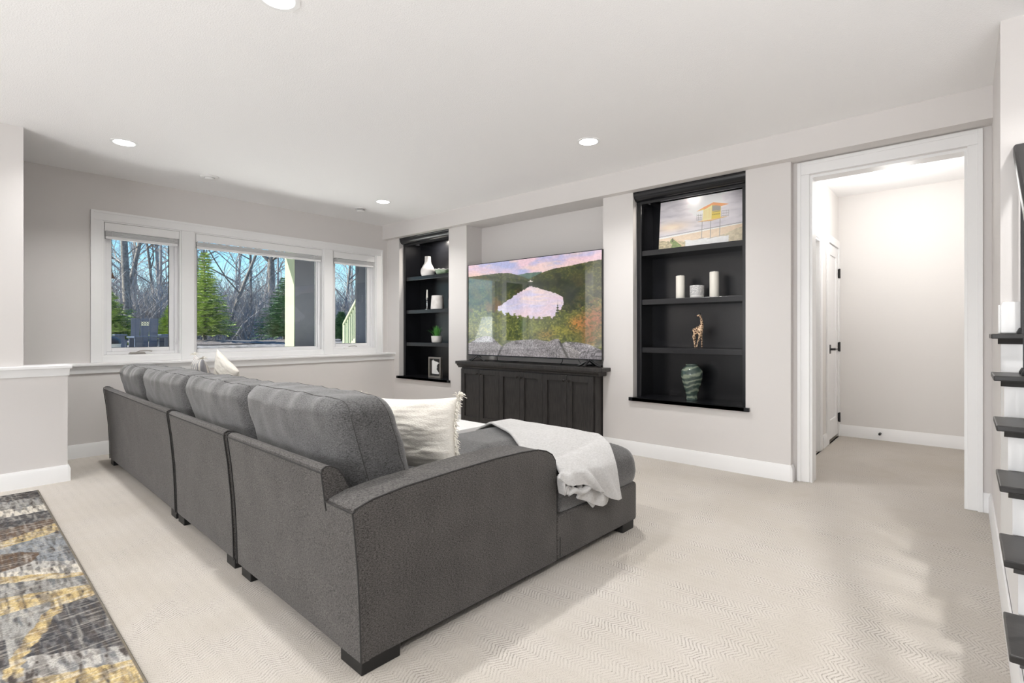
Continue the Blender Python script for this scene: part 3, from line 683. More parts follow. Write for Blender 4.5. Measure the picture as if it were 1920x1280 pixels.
# ================================================================== MEDIA CABINET
cb = thing('media_cabinet', 'dark charcoal media cabinet with six panelled doors under the television', 'cabinet', (4.6, 3.765, 0))
CY0, CY1, CX = 2.79, 4.745, 4.455
box(CX, 4.575, CY0, CY1, .0, .775).build('carcass', CABW, cb)
box(4.575, 4.85, CY0, CY1, .0, .775).build('carcass_back', CABW, cb)
box(4.41, 4.577, 2.685, 4.82, .80, .838).build('top_slab', CABW, cb, bevel=.004)
box(4.577, 4.852, 2.785, 4.78, .80, .838).build('top_inset', CABW, cb)
MB().prism([(4.415, .80), (4.42, .785), (4.44, .77), (4.445, .755), (4.577, .755), (4.577, .80)], 1, 2.735, 4.80).build('cornice', CABW, cb, smooth=30)
box(CX-.002, CX, CY0, CY1, .0, .085).build('toe_board', CABW, cb)
KNOB = pm('dark_knob', (.03, .027, .024), .3, metal=.6)
nd = 6; yw = (CY1-.006-(CY0+.012))/nd
for i in range(nd):
    a = CY0+.012+i*yw+.002; b = a+yw-.004; z0, z1 = .10, .745; r = .062
    dm = MB(); xd0, xd1 = CX-.022, CX-.003
    dm.box(xd0, xd1, a, a+r, z0, z1).box(xd0, xd1, b-r, b, z0, z1).box(xd0, xd1, a+r, b-r, z0, z0+r).box(xd0, xd1, a+r, b-r, z1-r, z1)
    d = dm.build('door', CABW, cb, bevel=.002)
    box(xd0+.0145, xd1, a+r-.004, b-r+.004, z0+r-.004, z1-r+.004).build('door_panel', CABW, d)
    ky = a+.03 if i % 2 else b-.03
    MB().lathe([(.006, 0), (.006, .012), (.014, .018), (.016, .024), (.011, .03)], (0, 0, 0), 14)
    km = MB(); 
    for j, (rr, xx) in enumerate(((.006, 0), (.006, .012), (.014, .018), (.016, .024), (.010, .030))): km.v += [(xd0-xx, ky+rr*math.cos(2*PI*q/12), .69+rr*math.sin(2*PI*q/12)) for q in range(12)]
    for j in range(4):
        for q in range(12): km.f.append((j*12+q, j*12+(q+1) % 12, (j+1)*12+(q+1) % 12, (j+1)*12+q))
    km.f.append(tuple(range(48, 60)))
    km.build('knob', KNOB, d, smooth=40)

# ================================================================== TELEVISION
def landscape():
    Wp, Hp = 800, 450
    yy, xx = np.mgrid[0:Hp, 0:Wp]; u = (xx+.5)/Wp; v = (yy+.5)/Hp
    def sm(sc, seed, ax=1, ay=.6, octv=5):
        r = np.random.default_rng(seed); out = np.zeros((Hp, Wp)); amp = 1; tot = 0
        for o in range(octv):
            gx = int(sc*2**o*ax)+2; gy = int(sc*2**o*ay)+2
            gr = r.random((gy+3, gx+3)); a_ = r.uniform(-.25, .25); wp = .5*np.sin(u*9+v*7+o*2.1+seed)/gx
            fx = np.clip(u+a_*(v-.5)*.6+wp, 0, 1.0)*gx; fy_ = np.clip(v-a_*(u-.5)*.6+.5*np.sin(u*8-v*5+o+seed)/gy, 0, 1.0)*gy; ix = fx.astype(int); iy = fy_.astype(int)
            tx = fx-ix; ty = fy_-iy; tx = tx*tx*(3-2*tx); ty = ty*ty*(3-2*ty)
            out += amp*((gr[iy, ix]*(1-tx)+gr[iy, ix+1]*tx)*(1-ty)+(gr[iy+1, ix]*(1-tx)+gr[iy+1, ix+1]*tx)*ty); tot += amp; amp *= .55
        return out/tot
    def col(*c): return np.array(c, float)
    def mix(a, b, t): return a*(1-t[..., None])+b*t[..., None]
    def interp(pts): return np.interp(u, [p[0] for p in pts], [p[1] for p in pts])
    cl = sm(4, 1, 1, 2.4); cl2 = sm(9, 2, .5, 2.5)
    t = np.clip((cl-.36)/.3, 0, 1); img = mix(col(.70, .72, .90), col(.96, .80, .85), t)
    img = mix(img, col(1, .86, .80), np.clip((cl2-.52)/.2, 0, 1)*.7)
    img = mix(img, col(.99, .82, .70), np.clip((v-.06)/.08, 0, 1)*np.clip((.35-u)/.3, 0, 1)*.8)
    f1 = sm(95, 3, 1, .8, 3); f2 = sm(34, 4, 1, .8, 4); f3 = sm(8, 5)
    def forest(base, lite, dark, n=1.0): 
        c_ = mix(base, lite, np.clip((f1-.45)/.3, 0, 1)); return mix(c_, dark, np.clip((.5-f2)/.25, 0, 1)*n)
    far = interp([(0, .3), (.41, .16), (.486, .148), (.60, .148), (.7, .3)])+.004*(f1-.5)
    img = np.where((v > far)[..., None], mix(col(.30, .42, .42)+0*img, col(.38, .50, .40), f1), img)
    lr = interp([(0, .13), (.11, .124), (.269, .12), (.367, .133), (.418, .158), (.469, .187), (.502, .21), (1, .25)])+.008*(f1-.5)
    fl_ = forest(col(.20, .25, .12)+0*img, col(.36, .38, .16), col(.10, .15, .08)); fl_ = mix(fl_, col(.46, .36, .18), np.clip((f3-.55)/.15, 0, 1)*.5)
    img = np.where((v > lr)[..., None], fl_, img)
    rr = interp([(0, .5), (.45, .25), (.502, .213), (.599, .159), (.691, .129), (.794, .118), (.906, .099), (1.0, .09)])+.008*(f1-.5)
    fr_ = forest(col(.24, .28, .12)+0*img, col(.42, .42, .17), col(.13, .17, .09))
    fr_ = mix(fr_, col(.52, .36, .20), np.clip((f3-.5)/.15, 0, 1)*np.clip((v-.15)/.35, 0, 1)*.8)
    fr_ = mix(fr_, col(.62, .38, .24), np.clip((f2-.52)/.12, 0, 1)*np.clip((u-.75)/.2, 0, 1)*np.clip((v-.35)/.2, 0, 1)*.85)
    fr_ = mix(fr_, col(.17, .20, .19), np.exp(-(((u-.80)/.06)**2+((v-.40)/.13)**2))*.85)
    img = np.where((v > rr)[..., None], fr_, img)
    shore = np.exp(-(((u-.56)/.24)**2+((v-.27)/.05)**2)); img = np.where((v > .22)[..., None], mix(img, col(.10, .15, .09), shore*.8), img)
    def inside(pts):
        ins = np.zeros((Hp, Wp), bool); n = len(pts); jx = u+.012*(f1-.5); jy = v+.020*(f1-.5)
        for i in range(n):
            x1, y1 = pts[i]; x2, y2 = pts[(i+1) % n]
            ins ^= ((y1 > jy) != (y2 > jy)) & (jx < (x2-x1)*(jy-y1)/((y2-y1) if y2 != y1 else 1e-9)+x1)
        return ins
    lake = inside([(.514, .281), (.435, .34), (.349, .412), (.26, .481), (.255, .60), (.70, .62), (.735, .534), (.757, .483), (.751, .415), (.706, .374), (.63, .335), (.551, .295)])
    c3 = sm(4, 9, 1, 2.2); lk = mix(col(.84, .80, .91)+0*img, col(.97, .83, .85), np.clip((c3-.35)/.3, 0, 1)); lk = mix(lk, col(1, .88, .82), np.clip((sm(8, 12, .5, 2)-.52)/.2, 0, 1)*.7)
    lk = mix(lk, col(.84, .86, .97), np.clip((v-.42)/.12, 0, 1)*np.clip((.48-u)/.2, 0, 1))
    img = np.where(lake[..., None], lk, img)
    img = np.where(inside([(.498, .235), (.518, .226), (.543, .234), (.523, .245)])[..., None], col(.95, .90, .88), img)
    # near tree line with autumn crowns
    tl = interp([(0, .50), (.2, .52), (.27, .525), (.34, .55), (.47, .59), (.58, .6), (.64, .585), (.69, .575), (.735, .53), (.8, .56), (.9, .5), (1, .46)])
    crown = .018*np.abs(np.sin(u*58+3*np.sin(u*13)))+.07*(f2-.5)+.06*(f1-.5)
    near = (v > tl-crown+.02)
    nt_ = forest(col(.34, .38, .15)+0*img, col(.56, .56, .24), col(.20, .25, .11), .9)
    for cx, cy, sx, sy, c_, a in ((.84, .68, .05, .07, (.86, .52, .20), .8), (.92, .66, .07, .10, (.80, .42, .26), .7), (.97, .60, .05, .1, (.72, .38, .28), .7), (.74, .74, .07, .06, (.62, .58, .16), .8), (.56, .70, .05, .07, (.52, .56, .24), .8),
                               (.63, .78, .06, .05, (.70, .52, .22), .7), (.86, .80, .05, .06, (.50, .50, .18), .7), (.93, .80, .06, .08, (.66, .36, .24), .7), (.3, .7, .05, .1, (.52, .56, .26), .7), (.46, .68, .03, .08, (.30, .40, .22), .8), (.80, .56, .03, .04, (.40, .42, .2), .6)):
        g_ = np.exp(-(((u-cx)/sx)**2+((v-cy)/sy)**2))*np.clip((f1-.25)/.3, .3, 1); nt_ = mix(nt_, np.array(c_), np.clip(g_*a, 0, 1))
    img = np.where(near[..., None], nt_, img)
    ft = (np.abs(u-.715) < .010*(1+.8*np.sin(v*260))*np.clip((v-.47)/.1, .15, 1)) & (v > .47) & (v < .58); img = np.where(ft[..., None], col(.20, .26, .14), img)
    rk = interp([(0, .878), (.08, .82), (.158, .79), (.2, .80), (.233, .83), (.296, .905), (.33, .87), (.367, .848), (.45, .83), (.567, .822), (.62, .84), (.653, .845), (.69, .82), (.721, .815), (.743, .862), (.772, .842), (.85, .848), (.92, .864), (1.0, .915)])
    g1 = sm(200, 21, 1, .6, 2); g2 = sm(14, 22); stone = (.50+.55*(g1-.5)+.25*(g2-.5))
    rkc = np.stack([stone*1.02, stone*.98, stone*1.0], -1)
    for px, py, s_ in ((.296, .905, -1), (.735, .86, 1)):
        crack = np.exp(-((u-(px+(v-py)*s_*.35))/.008)**2)*(v > py-.02); rkc = mix(rkc, col(.16, .16, .17), crack)
    img = np.where((v > rk)[..., None], rkc, img)
    img *= (.92+.16*f1)[..., None]
    img = img+(img.mean(-1, keepdims=True)-img)*.08
    return np.clip(img, 0, 1)
TVM, n_, l_, p_ = image_mat('tv_picture', landscape(), .25, emit=1.0, coat_ior=2.4)
tv = thing('television', 'very large flat television showing an autumn lake landscape', 'television', (4.57, 3.75, .84))
TY0, TY1, TZ0, TZ1, TX = 2.768, 4.732, .905, 2.045, 4.55
box(TX+.004, 4.575, TY0, TY1, TZ0, TZ1).build('body', BLACK, tv, bevel=.003)
box(4.577, 4.63, TY0+.25, TY1-.25, TZ0+.03, TZ0+.7).build('rear_housing', BLACK, tv, bevel=.01)
rg = MB(); e_ = .007
rg.box(TX-.001, TX+.004, TY0, TY0+e_, TZ0, TZ1).box(TX-.001, TX+.004, TY1-e_, TY1, TZ0, TZ1).box(TX-.001, TX+.004, TY0+e_, TY1-e_, TZ1-e_, TZ1).box(TX-.001, TX+.004, TY0+e_, TY1-e_, TZ0, TZ0+.014)
rg.build('bezel', BLACK, tv)
off = ORG[tv]
def L_(p): return (p[0]-off[0], p[1]-off[1], p[2]-off[2])
picture_quad(L_((TX+.002, TY1-e_, TZ0+.014)), L_((TX+.002, TY0+e_, TZ0+.014)), L_((TX+.002, TY0+e_, TZ1-e_)), L_((TX+.002, TY1-e_, TZ1-e_)), 'screen', TVM, tv)
for yc in (TY1-.16, TY0+.16):
    ft_ = MB()
    for dx in (-.11, .09): ft_.tube([(4.565, yc, TZ0+.004), (4.565+dx, yc+(.10 if yc > 4 else -.05)*(1 if dx < 0 else .2)*0+.0, .847), (4.565+dx*1.12, yc, .846)], [.013, .011, .007], 6)
    for dy in (-.14, .14): ft_.tube([(4.56, yc, TZ0+.004), (4.555, yc+dy*.8, .848), (4.555, yc+dy, .846)], [.012, .010, .007], 6)
    ft_.build('foot', BLACK, tv, smooth=40)
def cable(pts, label, r=.004):
    P = [Vector(p) for p in pts]; out = []
    for i in range(len(P)-1):
        p0, p1, p2, p3 = P[max(i-1, 0)], P[i], P[i+1], P[min(i+2, len(P)-1)]
        for k in range(6):
            t_ = k/6; out.append(.5*((2*p1)+(-p0+p2)*t_+(2*p0-5*p1+4*p2-p3)*t_*t_+(-p0+3*p1-3*p2+p3)*t_**3))
    out.append(P[-1])
    tag(MB().tube(out, r, 6).build('power_cable', BLACK, smooth=60), label, 'cable')
ZT = .8435
cable([(4.66, 3.34, .97), (4.64, 3.33, .88), (4.62, 3.34, ZT), (4.60, 3.28, ZT), (4.64, 3.18, ZT), (4.70, 3.10, ZT), (4.80, 3.05, ZT)], 'black cord looping on the cabinet top below the right half of the television')
cable([(4.66, 3.16, .97), (4.65, 3.12, .89), (4.63, 3.06, .85), (4.62, 3.00, ZT), (4.68, 2.97, ZT)], 'black cord dropping to a plug beside the right television foot')
cable([(4.68, 4.35, .95), (4.66, 4.33, .87), (4.63, 4.28, ZT), (4.60, 4.20, ZT), (4.62, 4.12, ZT), (4.72, 4.06, ZT), (4.8, 4.1, ZT)], 'black cord curled beside the left television foot')

# ================================================================== SOFA
SO, SR = (1.0, 1.571, 0), math.radians(-1.6)
so = thing('sectional_sofa', 'large charcoal grey sectional sofa with a chaise, back towards the camera', 'sofa', SO, rotz=SR)
def B(m, name, mat=SOFA, par=None, **kw):
    return m.build(name, mat, par or so, local=True, **kw)
back = [(.0, .048), (-.004, .2), (-.012, .36), (-.028, .54), (-.046, .675), (-.044, .694), (-.030, .703), (-.005, .699), (.018, .685), (.040, .655), (.060, .615), (.078, .56), (.10, .45), (.11, .30), (.11, .048)]
for y0, y1 in ((.192, 1.158), (1.20, 2.192), (2.222, 4.285)):
    pm_ = MB().prism(back, 1, y0, y1)
    if y0 < .5:                                      # the outside back runs on behind the arm
        low = [(.0, .048), (-.004, .2), (-.012, .36), (-.028, .54), (-.033, .574), (.0, .592), (.032, .592), (.032, .048)]; pm_.prism(low, 1, -.0008, .192)
    b = B(pm_, 'back_panel', bevel=.008 if y0 > .5 else 0, seg=2, smooth=30)
    if y0 < .5: B(MB().tube([(x-.002, y0+.002, z+.002) for x, z in back[3:11]], .003, 6), 'piping', PIPING, b, smooth=60); B(MB().tube([(x-.001, .001, z) for x, z in back[:4]]+[(-.034, .001, .575)], .003, 6), 'piping', PIPING, b, smooth=60)
    for yy_ in ((y0+.003, y1-.003) if y0 > .5 else (y1-.003,)):
        B(MB().tube([(x-.003 if i < 6 else x, yy_, z+(.002 if 4 < i < 10 else 0)) for i, (x, z) in enumerate(back[:11])], .003, 6), 'piping', PIPING, b, smooth=60)
    B(MB().tube([(-.0465, y0, .683), (-.0465, y1, .683)], .003, 6), 'piping', PIPING, b, smooth=60)
# near arm
arm = [(.010, .048), (.010, .32), (.010, .54), (-.026, .574), (-.024, .587), (.047, .607), (.183, .622), (.417, .632), (.664, .639), (.84, .637), (.957, .629), (1.02, .612), (1.065, .588), (1.09, .555), (1.10, .5), (1.10, .048)]
a_ = B(MB().prism(arm, 1, 0, .19), 'arm', bevel=.016, seg=3, smooth=30)
B(MB().tube([(x-.002, .002, z+.002) for x, z in arm[3:15]], .003, 6), 'piping', PIPING, a_, smooth=60)
B(MB().tube([(-.034, .0, .578), (-.034, .192, .578)], .003, 6), 'piping', PIPING, a_, smooth=60)
arm2 = [(.1, .048), (.1, .60), (.664, .63), (.84, .63), (.93, .61), (.95, .55), (.95, .048)]
B(MB().prism(arm2, 1, 4.10, 4.285), 'arm', bevel=.016, seg=3, smooth=30)
# bases
def rrect(x0, x1, y0, y1, r, n=6):
    out = []
    for cx, cy, a0 in ((x1-r, y0+r, -PI/2), (x1-r, y1-r, 0), (x0+r, y1-r, PI/2), (x0+r, y0+r, PI)):
        for i in range(n+1): out.append((cx+r*math.cos(a0+PI/2*i/n), cy+r*math.sin(a0+PI/2*i/n)))
    return out
bs = rrect(.112, 1.925, .0, 1.15, .05)
bs = [(1.102, .0)]+[p for p in rrect(1.102, 1.925, .0, 1.15, .05) if p[0] > 1.3]+[(1.102, 1.15)]
B(MB().prism(bs, 2, .048, .272), 'chaise_base', bevel=.012, smooth=30)
B(MB().box(.112, 1.10, .192, 1.15, .048, .25), 'seat_base')
B(MB().box(.112, .98, 1.20, 2.19, .048, .25), 'seat_base', bevel=.01)
B(MB().box(.112, .98, 2.225, 4.098, .048, .25), 'seat_base', bevel=.01)
B(MB().tube([(1.125, -.001, .06), (1.125, -.001, .16)], .0025, 5), 'seam', PIPING)
# chaise seat cushion (T-shaped plan) and plain seat cushions
def plan_cushion(inside_d, x0, x1, y0, y1, step, zmid, half, R, crown, snap=None):
    nx = int(round((x1-x0)/step)); ny = int(round((y1-y0)/step)); m = MB(); idx = {}
    def prof(d):
        t_ = min(max(d, 0)/R, 1); return half*math.sqrt(max(0, 1-(1-t_)**2.4))
    for j in range(ny+1):
        for i in range(nx+1):
            x = x0+(x1-x0)*i/nx; y = y0+(y1-y0)*j/ny
            if snap: x, y = snap(x, y)
            d = inside_d(x, y)
            if d > -1e-6:
                hgt = prof(d); cr_h = crown*min(max(d, 0)/.3, 1)**.7*min(1, max(.58, (x-.30)/.8))
                wr = .004*noise.noise((x*5, y*5, 3))*min(d/.1, 1)
                idx[(i, j, 1)] = len(m.v); m.v.append((x, y, zmid+hgt+cr_h+wr)); idx[(i, j, 0)] = len(m.v); m.v.append((x, y, zmid-hgt))
    for j in range(ny):
        for i in range(nx):
            ks = [(i, j), (i+1, j), (i+1, j+1), (i, j+1)]
            if all((a, b, 1) in idx for a, b in ks):
                m.f.append(tuple(idx[(a, b, 1)] for a, b in ks)); m.f.append(tuple(idx[(a, b, 0)] for a, b in ks[::-1]))
    return m
def dT(x, y):
    d1 = min(x-.30, 1.95-x, y-.2, 1.14-y); d2 = min(x-1.11, 1.95-x, y-(-.005), 1.14-y)
    r = .10                                        # rounded outer corners
    cx, cy = 1.95-r, -.005+r
    if x > cx and y < cy: d2 = min(d2, r-math.hypot(x-cx, y-cy))
    cy2 = 1.14-r
    if x > cx and y > cy2: d1 = min(d1, r-math.hypot(x-cx, y-cy2)); d2 = d1
    return max(d1, d2)
def snapT(x, y, r=.10):
    for cx, cy, sy in ((1.85, .095, -1), (1.85, 1.04, 1)):
        if x > cx and (y-cy)*sy > 0:
            h_ = math.hypot(x-cx, y-cy)
            if h_ > r*.98: return cx+(x-cx)/h_*r*.9999, cy+(y-cy)/h_*r*.9999
    return x, y
ch = plan_cushion(dT, .3, 1.95, -.005, 1.14, .015, .348, .086, .055, .13, snapT)
def weld(o, dist=.004):
    bm = bmesh.new(); bm.from_mesh(o.data); bmesh.ops.remove_doubles(bm, verts=bm.verts, dist=dist); bmesh.ops.recalc_face_normals(bm, faces=bm.faces); bm.to_mesh(o.data); bm.free()
    o.data.polygons.foreach_set('use_smooth', [True]*len(o.data.polygons)); return o
cc = weld(B(ch, 'chaise_cushion', SOFAC, smooth=80))
B(MB().tube([(1.14, .019, .428)]+[(1.85+.076*math.sin(q*PI/12), .095-.076*math.cos(q*PI/12), .428) for q in range(7)]+[(1.926, 1.0, .428)], .004, 6), 'piping', PIPING, cc, smooth=60)
def rbox(cx, cy, cz, hx, hy, hz, r=.07, n=14, puff=.0, seed=0, wr=.0, lean=0.0, fold=0.0):
    """soft boxed cushion: rounded box, puffed faces, gathered wrinkles; lean shears x with z. Returns mesh and its seam lines"""
    h = Vector((hx, hy, hz))
    def shape(a):
        pt = Vector((a.x*hx, a.y*hy, a.z*hz)); inn = Vector([max(-(h[i]-r), min(h[i]-r, pt[i])) for i in range(3)]); d = pt-inn
        if d.length > 1e-9: pt = inn+d*(r/d.length)
        u, v, q = pt.y/hy, pt.z/hz, pt.x/hx
        fu, fv, fq = max(0, 1-u*u), max(0, 1-v*v), max(0, 1-q*q)
        pt.x += q*hx*puff*(fu*fv)**.6; pt.z += v*hz*puff*.22*(fu*fq)**.6; pt.y += u*hy*puff*.10*(fv*fq)**.6
        ear = (abs(u)**6)*(abs(v)**6); pt.z += .012*ear*(1 if v > 0 else -1); pt.x *= 1-.22*ear
        e_ = max(abs(u), abs(v))**6                    # gathers fan out from the seams and corners
        w_ = wr*(.6*noise.noise((pt.x*5+seed, pt.y*4, pt.z*5))+.5*noise.noise((pt.x*9+seed, pt.y*9, pt.z*14)))
        w_ += fold*(noise.noise((pt.y*16+seed, pt.x*5, pt.z*3))*max(0, v)**2+noise.noise((pt.z*14+seed, pt.x*6, 3))*abs(u)**4)
        nr = Vector((q, u**5, v**3)); nr = nr.normalized() if nr.length > 1e-6 else Vector((1, 0, 0))
        pt += nr*w_
        return (cx+pt.x-lean*(pt.z+hz), cy+pt.y, cz+pt.z)
    bm = bmesh.new(); bmesh.ops.create_cube(bm, size=2); bmesh.ops.subdivide_edges(bm, edges=bm.edges, cuts=n, use_grid_fill=True)
    m = MB(); bm.verts.ensure_lookup_table()
    m.v = [shape(v.co) for v in bm.verts]; m.f = [tuple(v.index for v in f.verts) for f in bm.faces]; bm.free()
    seams = []
    for sx in (-.62, .62):
        k = [(t_, 1) for t_ in np.linspace(-1, 1, 26)]+[(1, t_) for t_ in np.linspace(1, -1, 16)][1:]+[(t_, -1) for t_ in np.linspace(1, -1, 26)][1:]+[(-1, t_) for t_ in np.linspace(-1, 1, 16)][1:]
        seams.append([shape(Vector((sx, a, b))) for a, b in k])
    return m, seams
for y0, y1 in ((1.2, 2.19), (2.22, 3.16), (3.17, 4.09)):
    B(rbox(.62, (y0+y1)/2, .36, .40, (y1-y0)/2, .105, .05, 8, .05)[0], 'seat_cushion', SOFAC, smooth=80)
for i, (y0, y1, zc, hz) in enumerate(((.215, 1.135, .695, .235), (1.165, 2.18, .69, .225), (2.20, 3.29, .685, .222), (3.32, 4.10, .685, .215))):
    cm, sms = rbox(.285, (y0+y1)/2, zc, .135, (y1-y0)/2, hz, .065, 40, .30, i*9.7+1, .012, .30, .013 if i else .006)
    cu = B(cm, 'back_cushion', SOFAC, smooth=80)
    for q in sms: B(MB().tube(q, .0018, 5), 'seam', SEAM, cu, smooth=60)
# legs
lg = [(.004, .165, .006, .15), (.004, .12, 1.0, 1.115), (.004, .12, 1.205, 1.32), (.004, .12, 2.0, 2.115 if False else 2.18), (.004, .12, 2.23, 2.34), (.004, .12, 4.16, 4.275), (1.745, 1.87, .006, .12), (1.745, 1.87, 1.02, 1.14),
      (.84, .95, 1.21, 1.32), (.84, .95, 2.24, 2.35), (.84, .95, 4.16, 4.27)]
lg[3] = (.004, .12, 2.06, 2.18)
for x0, x1, y0, y1 in lg: B(MB().box(x0, x1, y0, y1, 0, .05), 'leg', LEGW, bevel=.003)
B(MB().box(.05, 1.88, .03, 1.12, .03, .048), 'dust_cover', LEGW); B(MB().box(.03, .9, 1.2, 4.27, .03, .048), 'dust_cover', LEGW)

# ================================================================== CUSHIONS AND THROW
def pillow(m, hw_, hh_, th, n=26, seed=0, wr=.010):
    for s in (1, -1):
        def fn(a, b):
            u_, v_ = a*2-1, b*2-1
            e1 = max(0, 1-abs(u_)**2.6); e2 = max(0, 1-abs(v_)**2.6)
            t_ = th*(e1*e2)**.55
            pinch = 1-.085*(1-v_*v_)*abs(u_)**3; pinch2 = 1-.085*(1-u_*u_)*abs(v_)**3
            w1 = wr*(1.1*noise.noise((u_*2.2+seed, v_*2.2, s*4))+.6*noise.noise((u_*2.5+seed+2*v_, v_*8, s*4+2))+.28*noise.noise((u_*5+seed, v_*22, s*4+5)))*(e1*e2)**.4
            return (s*(t_+max(-t_*.8, w1)), u_*hw_*pinch, v_*hh_*pinch2)
        m.grid(fn, n, n)
    return m
def fringe(hw_, hh_, edge_sign, n=150, L=.028, seed=3):
    r = random.Random(seed); m = MB()
    for i in range(n):
        v_ = (i+r.random())/n*2-1; pinch = 1-.085*(1-v_*v_)
        p = Vector((r.uniform(-.006, .006), edge_sign*(hw_*pinch-.002), v_*hh_))
        d = Vector((r.uniform(-.7, .7), edge_sign*1.0, r.uniform(-.9, .5))).normalized()
        d2 = (d+Vector((r.uniform(-.6, .6), 0, -.7))).normalized(); l1 = L*r.uniform(.5, 1)
        m.tube([p, p+d*l1*.6, p+d*l1*.6+d2*l1*.5], [.0022, .0025, .0015], 3, False)
    return m
FR = pm('cream_fringe', (.80, .77, .70), .9, bump=.2)
def throw_pillow(name, label, loc, yaw, pitch, roll, hw_, hh_, th, mat, seed, fr=(1, -1), tassel=False, group=None):
    t_ = thing(name, label, 'pillow', loc, group)
    t_.rotation_mode = 'XYZ'
    R = Matrix.Rotation(yaw, 4, 'Z') @ Matrix.Rotation(pitch, 4, 'Y') @ Matrix.Rotation(roll, 4, 'X')
    t_.rotation_euler = R.to_euler()
    o = pillow(MB(), hw_, hh_, th, 56, seed).build('cover', mat, t_, local=True, smooth=80); weld(o, .0008)
    for s in fr: fringe(hw_, hh_, s, seed=seed+s).build('fringe', FR, t_, local=True, kind='stuff')
    if tassel:
        for sy in (1, -1):
            m = MB()
            for k in range(26):
                r = random.Random(k+seed); p = Vector((0, sy*hw_*.985, hh_*.985)); d = Vector((r.uniform(-1, 1), sy*r.uniform(-.2, 1), r.uniform(0, 1.2))).normalized()
                m.tube([p, p+d*.025, p+d*.045+Vector((0, 0, -.015))], .002, 3, False)
            m.build('tassel', FR, t_, local=True, kind='stuff')
    return t_
def S2W(x, y, z):
    c_, s_ = math.cos(SR), math.sin(SR); return (SO[0]+x*c_-y*s_, SO[1]+x*s_+y*c_, z)
throw_pillow('throw_pillow', 'cream crinkled gauze pillow with fringed ends leaning behind the sofa arm', S2W(.575, .53, .70), SR+math.radians(13), math.radians(2), math.radians(-3), .315, .178, .09, GAUZE, 4, tassel=True)
def striped():
    m, n, l, p = nodes('striped_cotton'); p.inputs['Roughness'].default_value = .9
    tc = N(n, 'ShaderNodeTexCoord'); wv = N(n, 'ShaderNodeTexWave', wave_type='BANDS', bands_direction='Y'); wv.inputs['Scale'].default_value = 6; wv.inputs['Distortion'].default_value = .4; l.new(tc.outputs['Object'], wv.inputs[0])
    cr = N(n, 'ShaderNodeValToRGB'); cr.color_ramp.elements[0].position = .42; cr.color_ramp.elements[0].color = (.34, .34, .36, 1); cr.color_ramp.elements[1].position = .55; cr.color_ramp.elements[1].color = (.74, .71, .66, 1)
    l.new(wv.outputs[0], cr.inputs[0]); l.new(cr.outputs[0], p.inputs['Base Color']); return m
throw_pillow('throw_pillow', 'grey striped tasselled pillow at the far end of the sofa', S2W(.62, 3.84, .735), SR+math.radians(-8), math.radians(-8), math.radians(3), .225, .235, .07, striped(), 14, fr=(), tassel=True)
throw_pillow('throw_pillow', 'plain cream pillow with a corner standing up at the far end of the sofa', S2W(.74, 3.56, .765), SR+math.radians(5), math.radians(-10), math.radians(28), .21, .21, .06, GAUZE, 23, fr=())

def catmull(rows, t_):
    n = len(rows)-1; f = t_*n; i = min(int(f), n-1); t_ = f-i
    p0, p1, p2, p3 = rows[max(i-1, 0)], rows[i], rows[i+1], rows[min(i+2, n)]
    return tuple(.5*((2*b)+(-a+c)*t_+(2*a-5*b+4*c-d)*t_*t_+(-a+3*b-3*c+d)*t_**3) for a, b, c, d in zip(p0, p1, p2, p3))
def seat_z(x, y):
    d = dT(x, y)
    if d < 0: return None
    t_ = min(d/.055, 1); return .348+.086*math.sqrt(max(0, 1-(1-t_)**2.4))+.13*min(d/.3, 1)**.7*min(1, max(.58, (x-.30)/.8))
# rows run from the far side of the chaise to the hanging hem: (left x, left y, left z, right x, right y, right z)
rows = [(1.57, 1.10, None, 1.88, 1.10, None), (1.53, .97, None, 1.875, .97, None), (1.38, .66, None, 1.865, .70, None), (1.24, .40, None, 1.85, .42, None), (1.135, .18, None, 1.78, .20, None),
        (1.12, .05, .535, 1.67, .06, .545), (1.075, -.036, .50, 1.575, -.045, .47), (1.045, -.054, .50, 1.575, -.062, .39), (1.034, -.060, .48, 1.588, -.066, .31), (1.030, -.062, .46, 1.602, -.067, .258)]
rr_ = []
for a in rows:
    q = list(a)
    for o in (0, 3):
        if q[o+2] is None: q[o+2] = (seat_z(min(q[o], 1.93), min(q[o+1], 1.12)) or .5)+.030
    rr_.append(tuple(q))
def blanket(a, b):
    r = catmull(rr_, b); x = r[0]+(r[3]-r[0])*a; y = r[1]+(r[4]-r[1])*a; z = r[2]+(r[5]-r[2])*a
    if b < .5:
        sz = seat_z(min(max(x, .32), 1.94), min(max(y, .0), 1.13)); z = max(z, (sz or 0)+.030)
    hang = max(0, (b-.58)/.42)
    z += hang*float(np.interp(a, [0, .08, .19, .38, .6, .8, .93, 1], [.03, .012, .009, .032, .013, -.010, -.012, 0]))*hang
    h2 = min(1, hang*1.6); ridge = math.exp(-((a-(.26+.34*hang))/.06)**2)*.034*h2+math.exp(-((a-(.10+.06*hang))/.05)**2)*.020*h2-math.exp(-((a-(.40+.32*hang))/.07)**2)*.012*h2+math.exp(-((a-(.62+.28*hang))/.06)**2)*.016*h2
    y -= ridge
    z += .007*noise.noise((x*7, y*7, 2))*(1-hang)+.006*noise.noise((x*14, y*10, 5))*(1-hang)
    y -= .005*abs(noise.noise((x*12, z*12, 7)))*hang
    return (x, y, z)
bt = thing('throw_blanket', 'light grey plush throw draped over the near side of the chaise', 'blanket', SO, rotz=SR)
bo = MB().grid(blanket, 44, 64).build('blanket_top', PLUSH, bt, local=True, smooth=80, recalc=False)
sd = bo.modifiers.new('thick', 'SOLIDIFY'); sd.thickness = .016; sd.offset = 0
ss = bo.modifiers.new('sub', 'SUBSURF'); ss.levels = ss.render_levels = 1
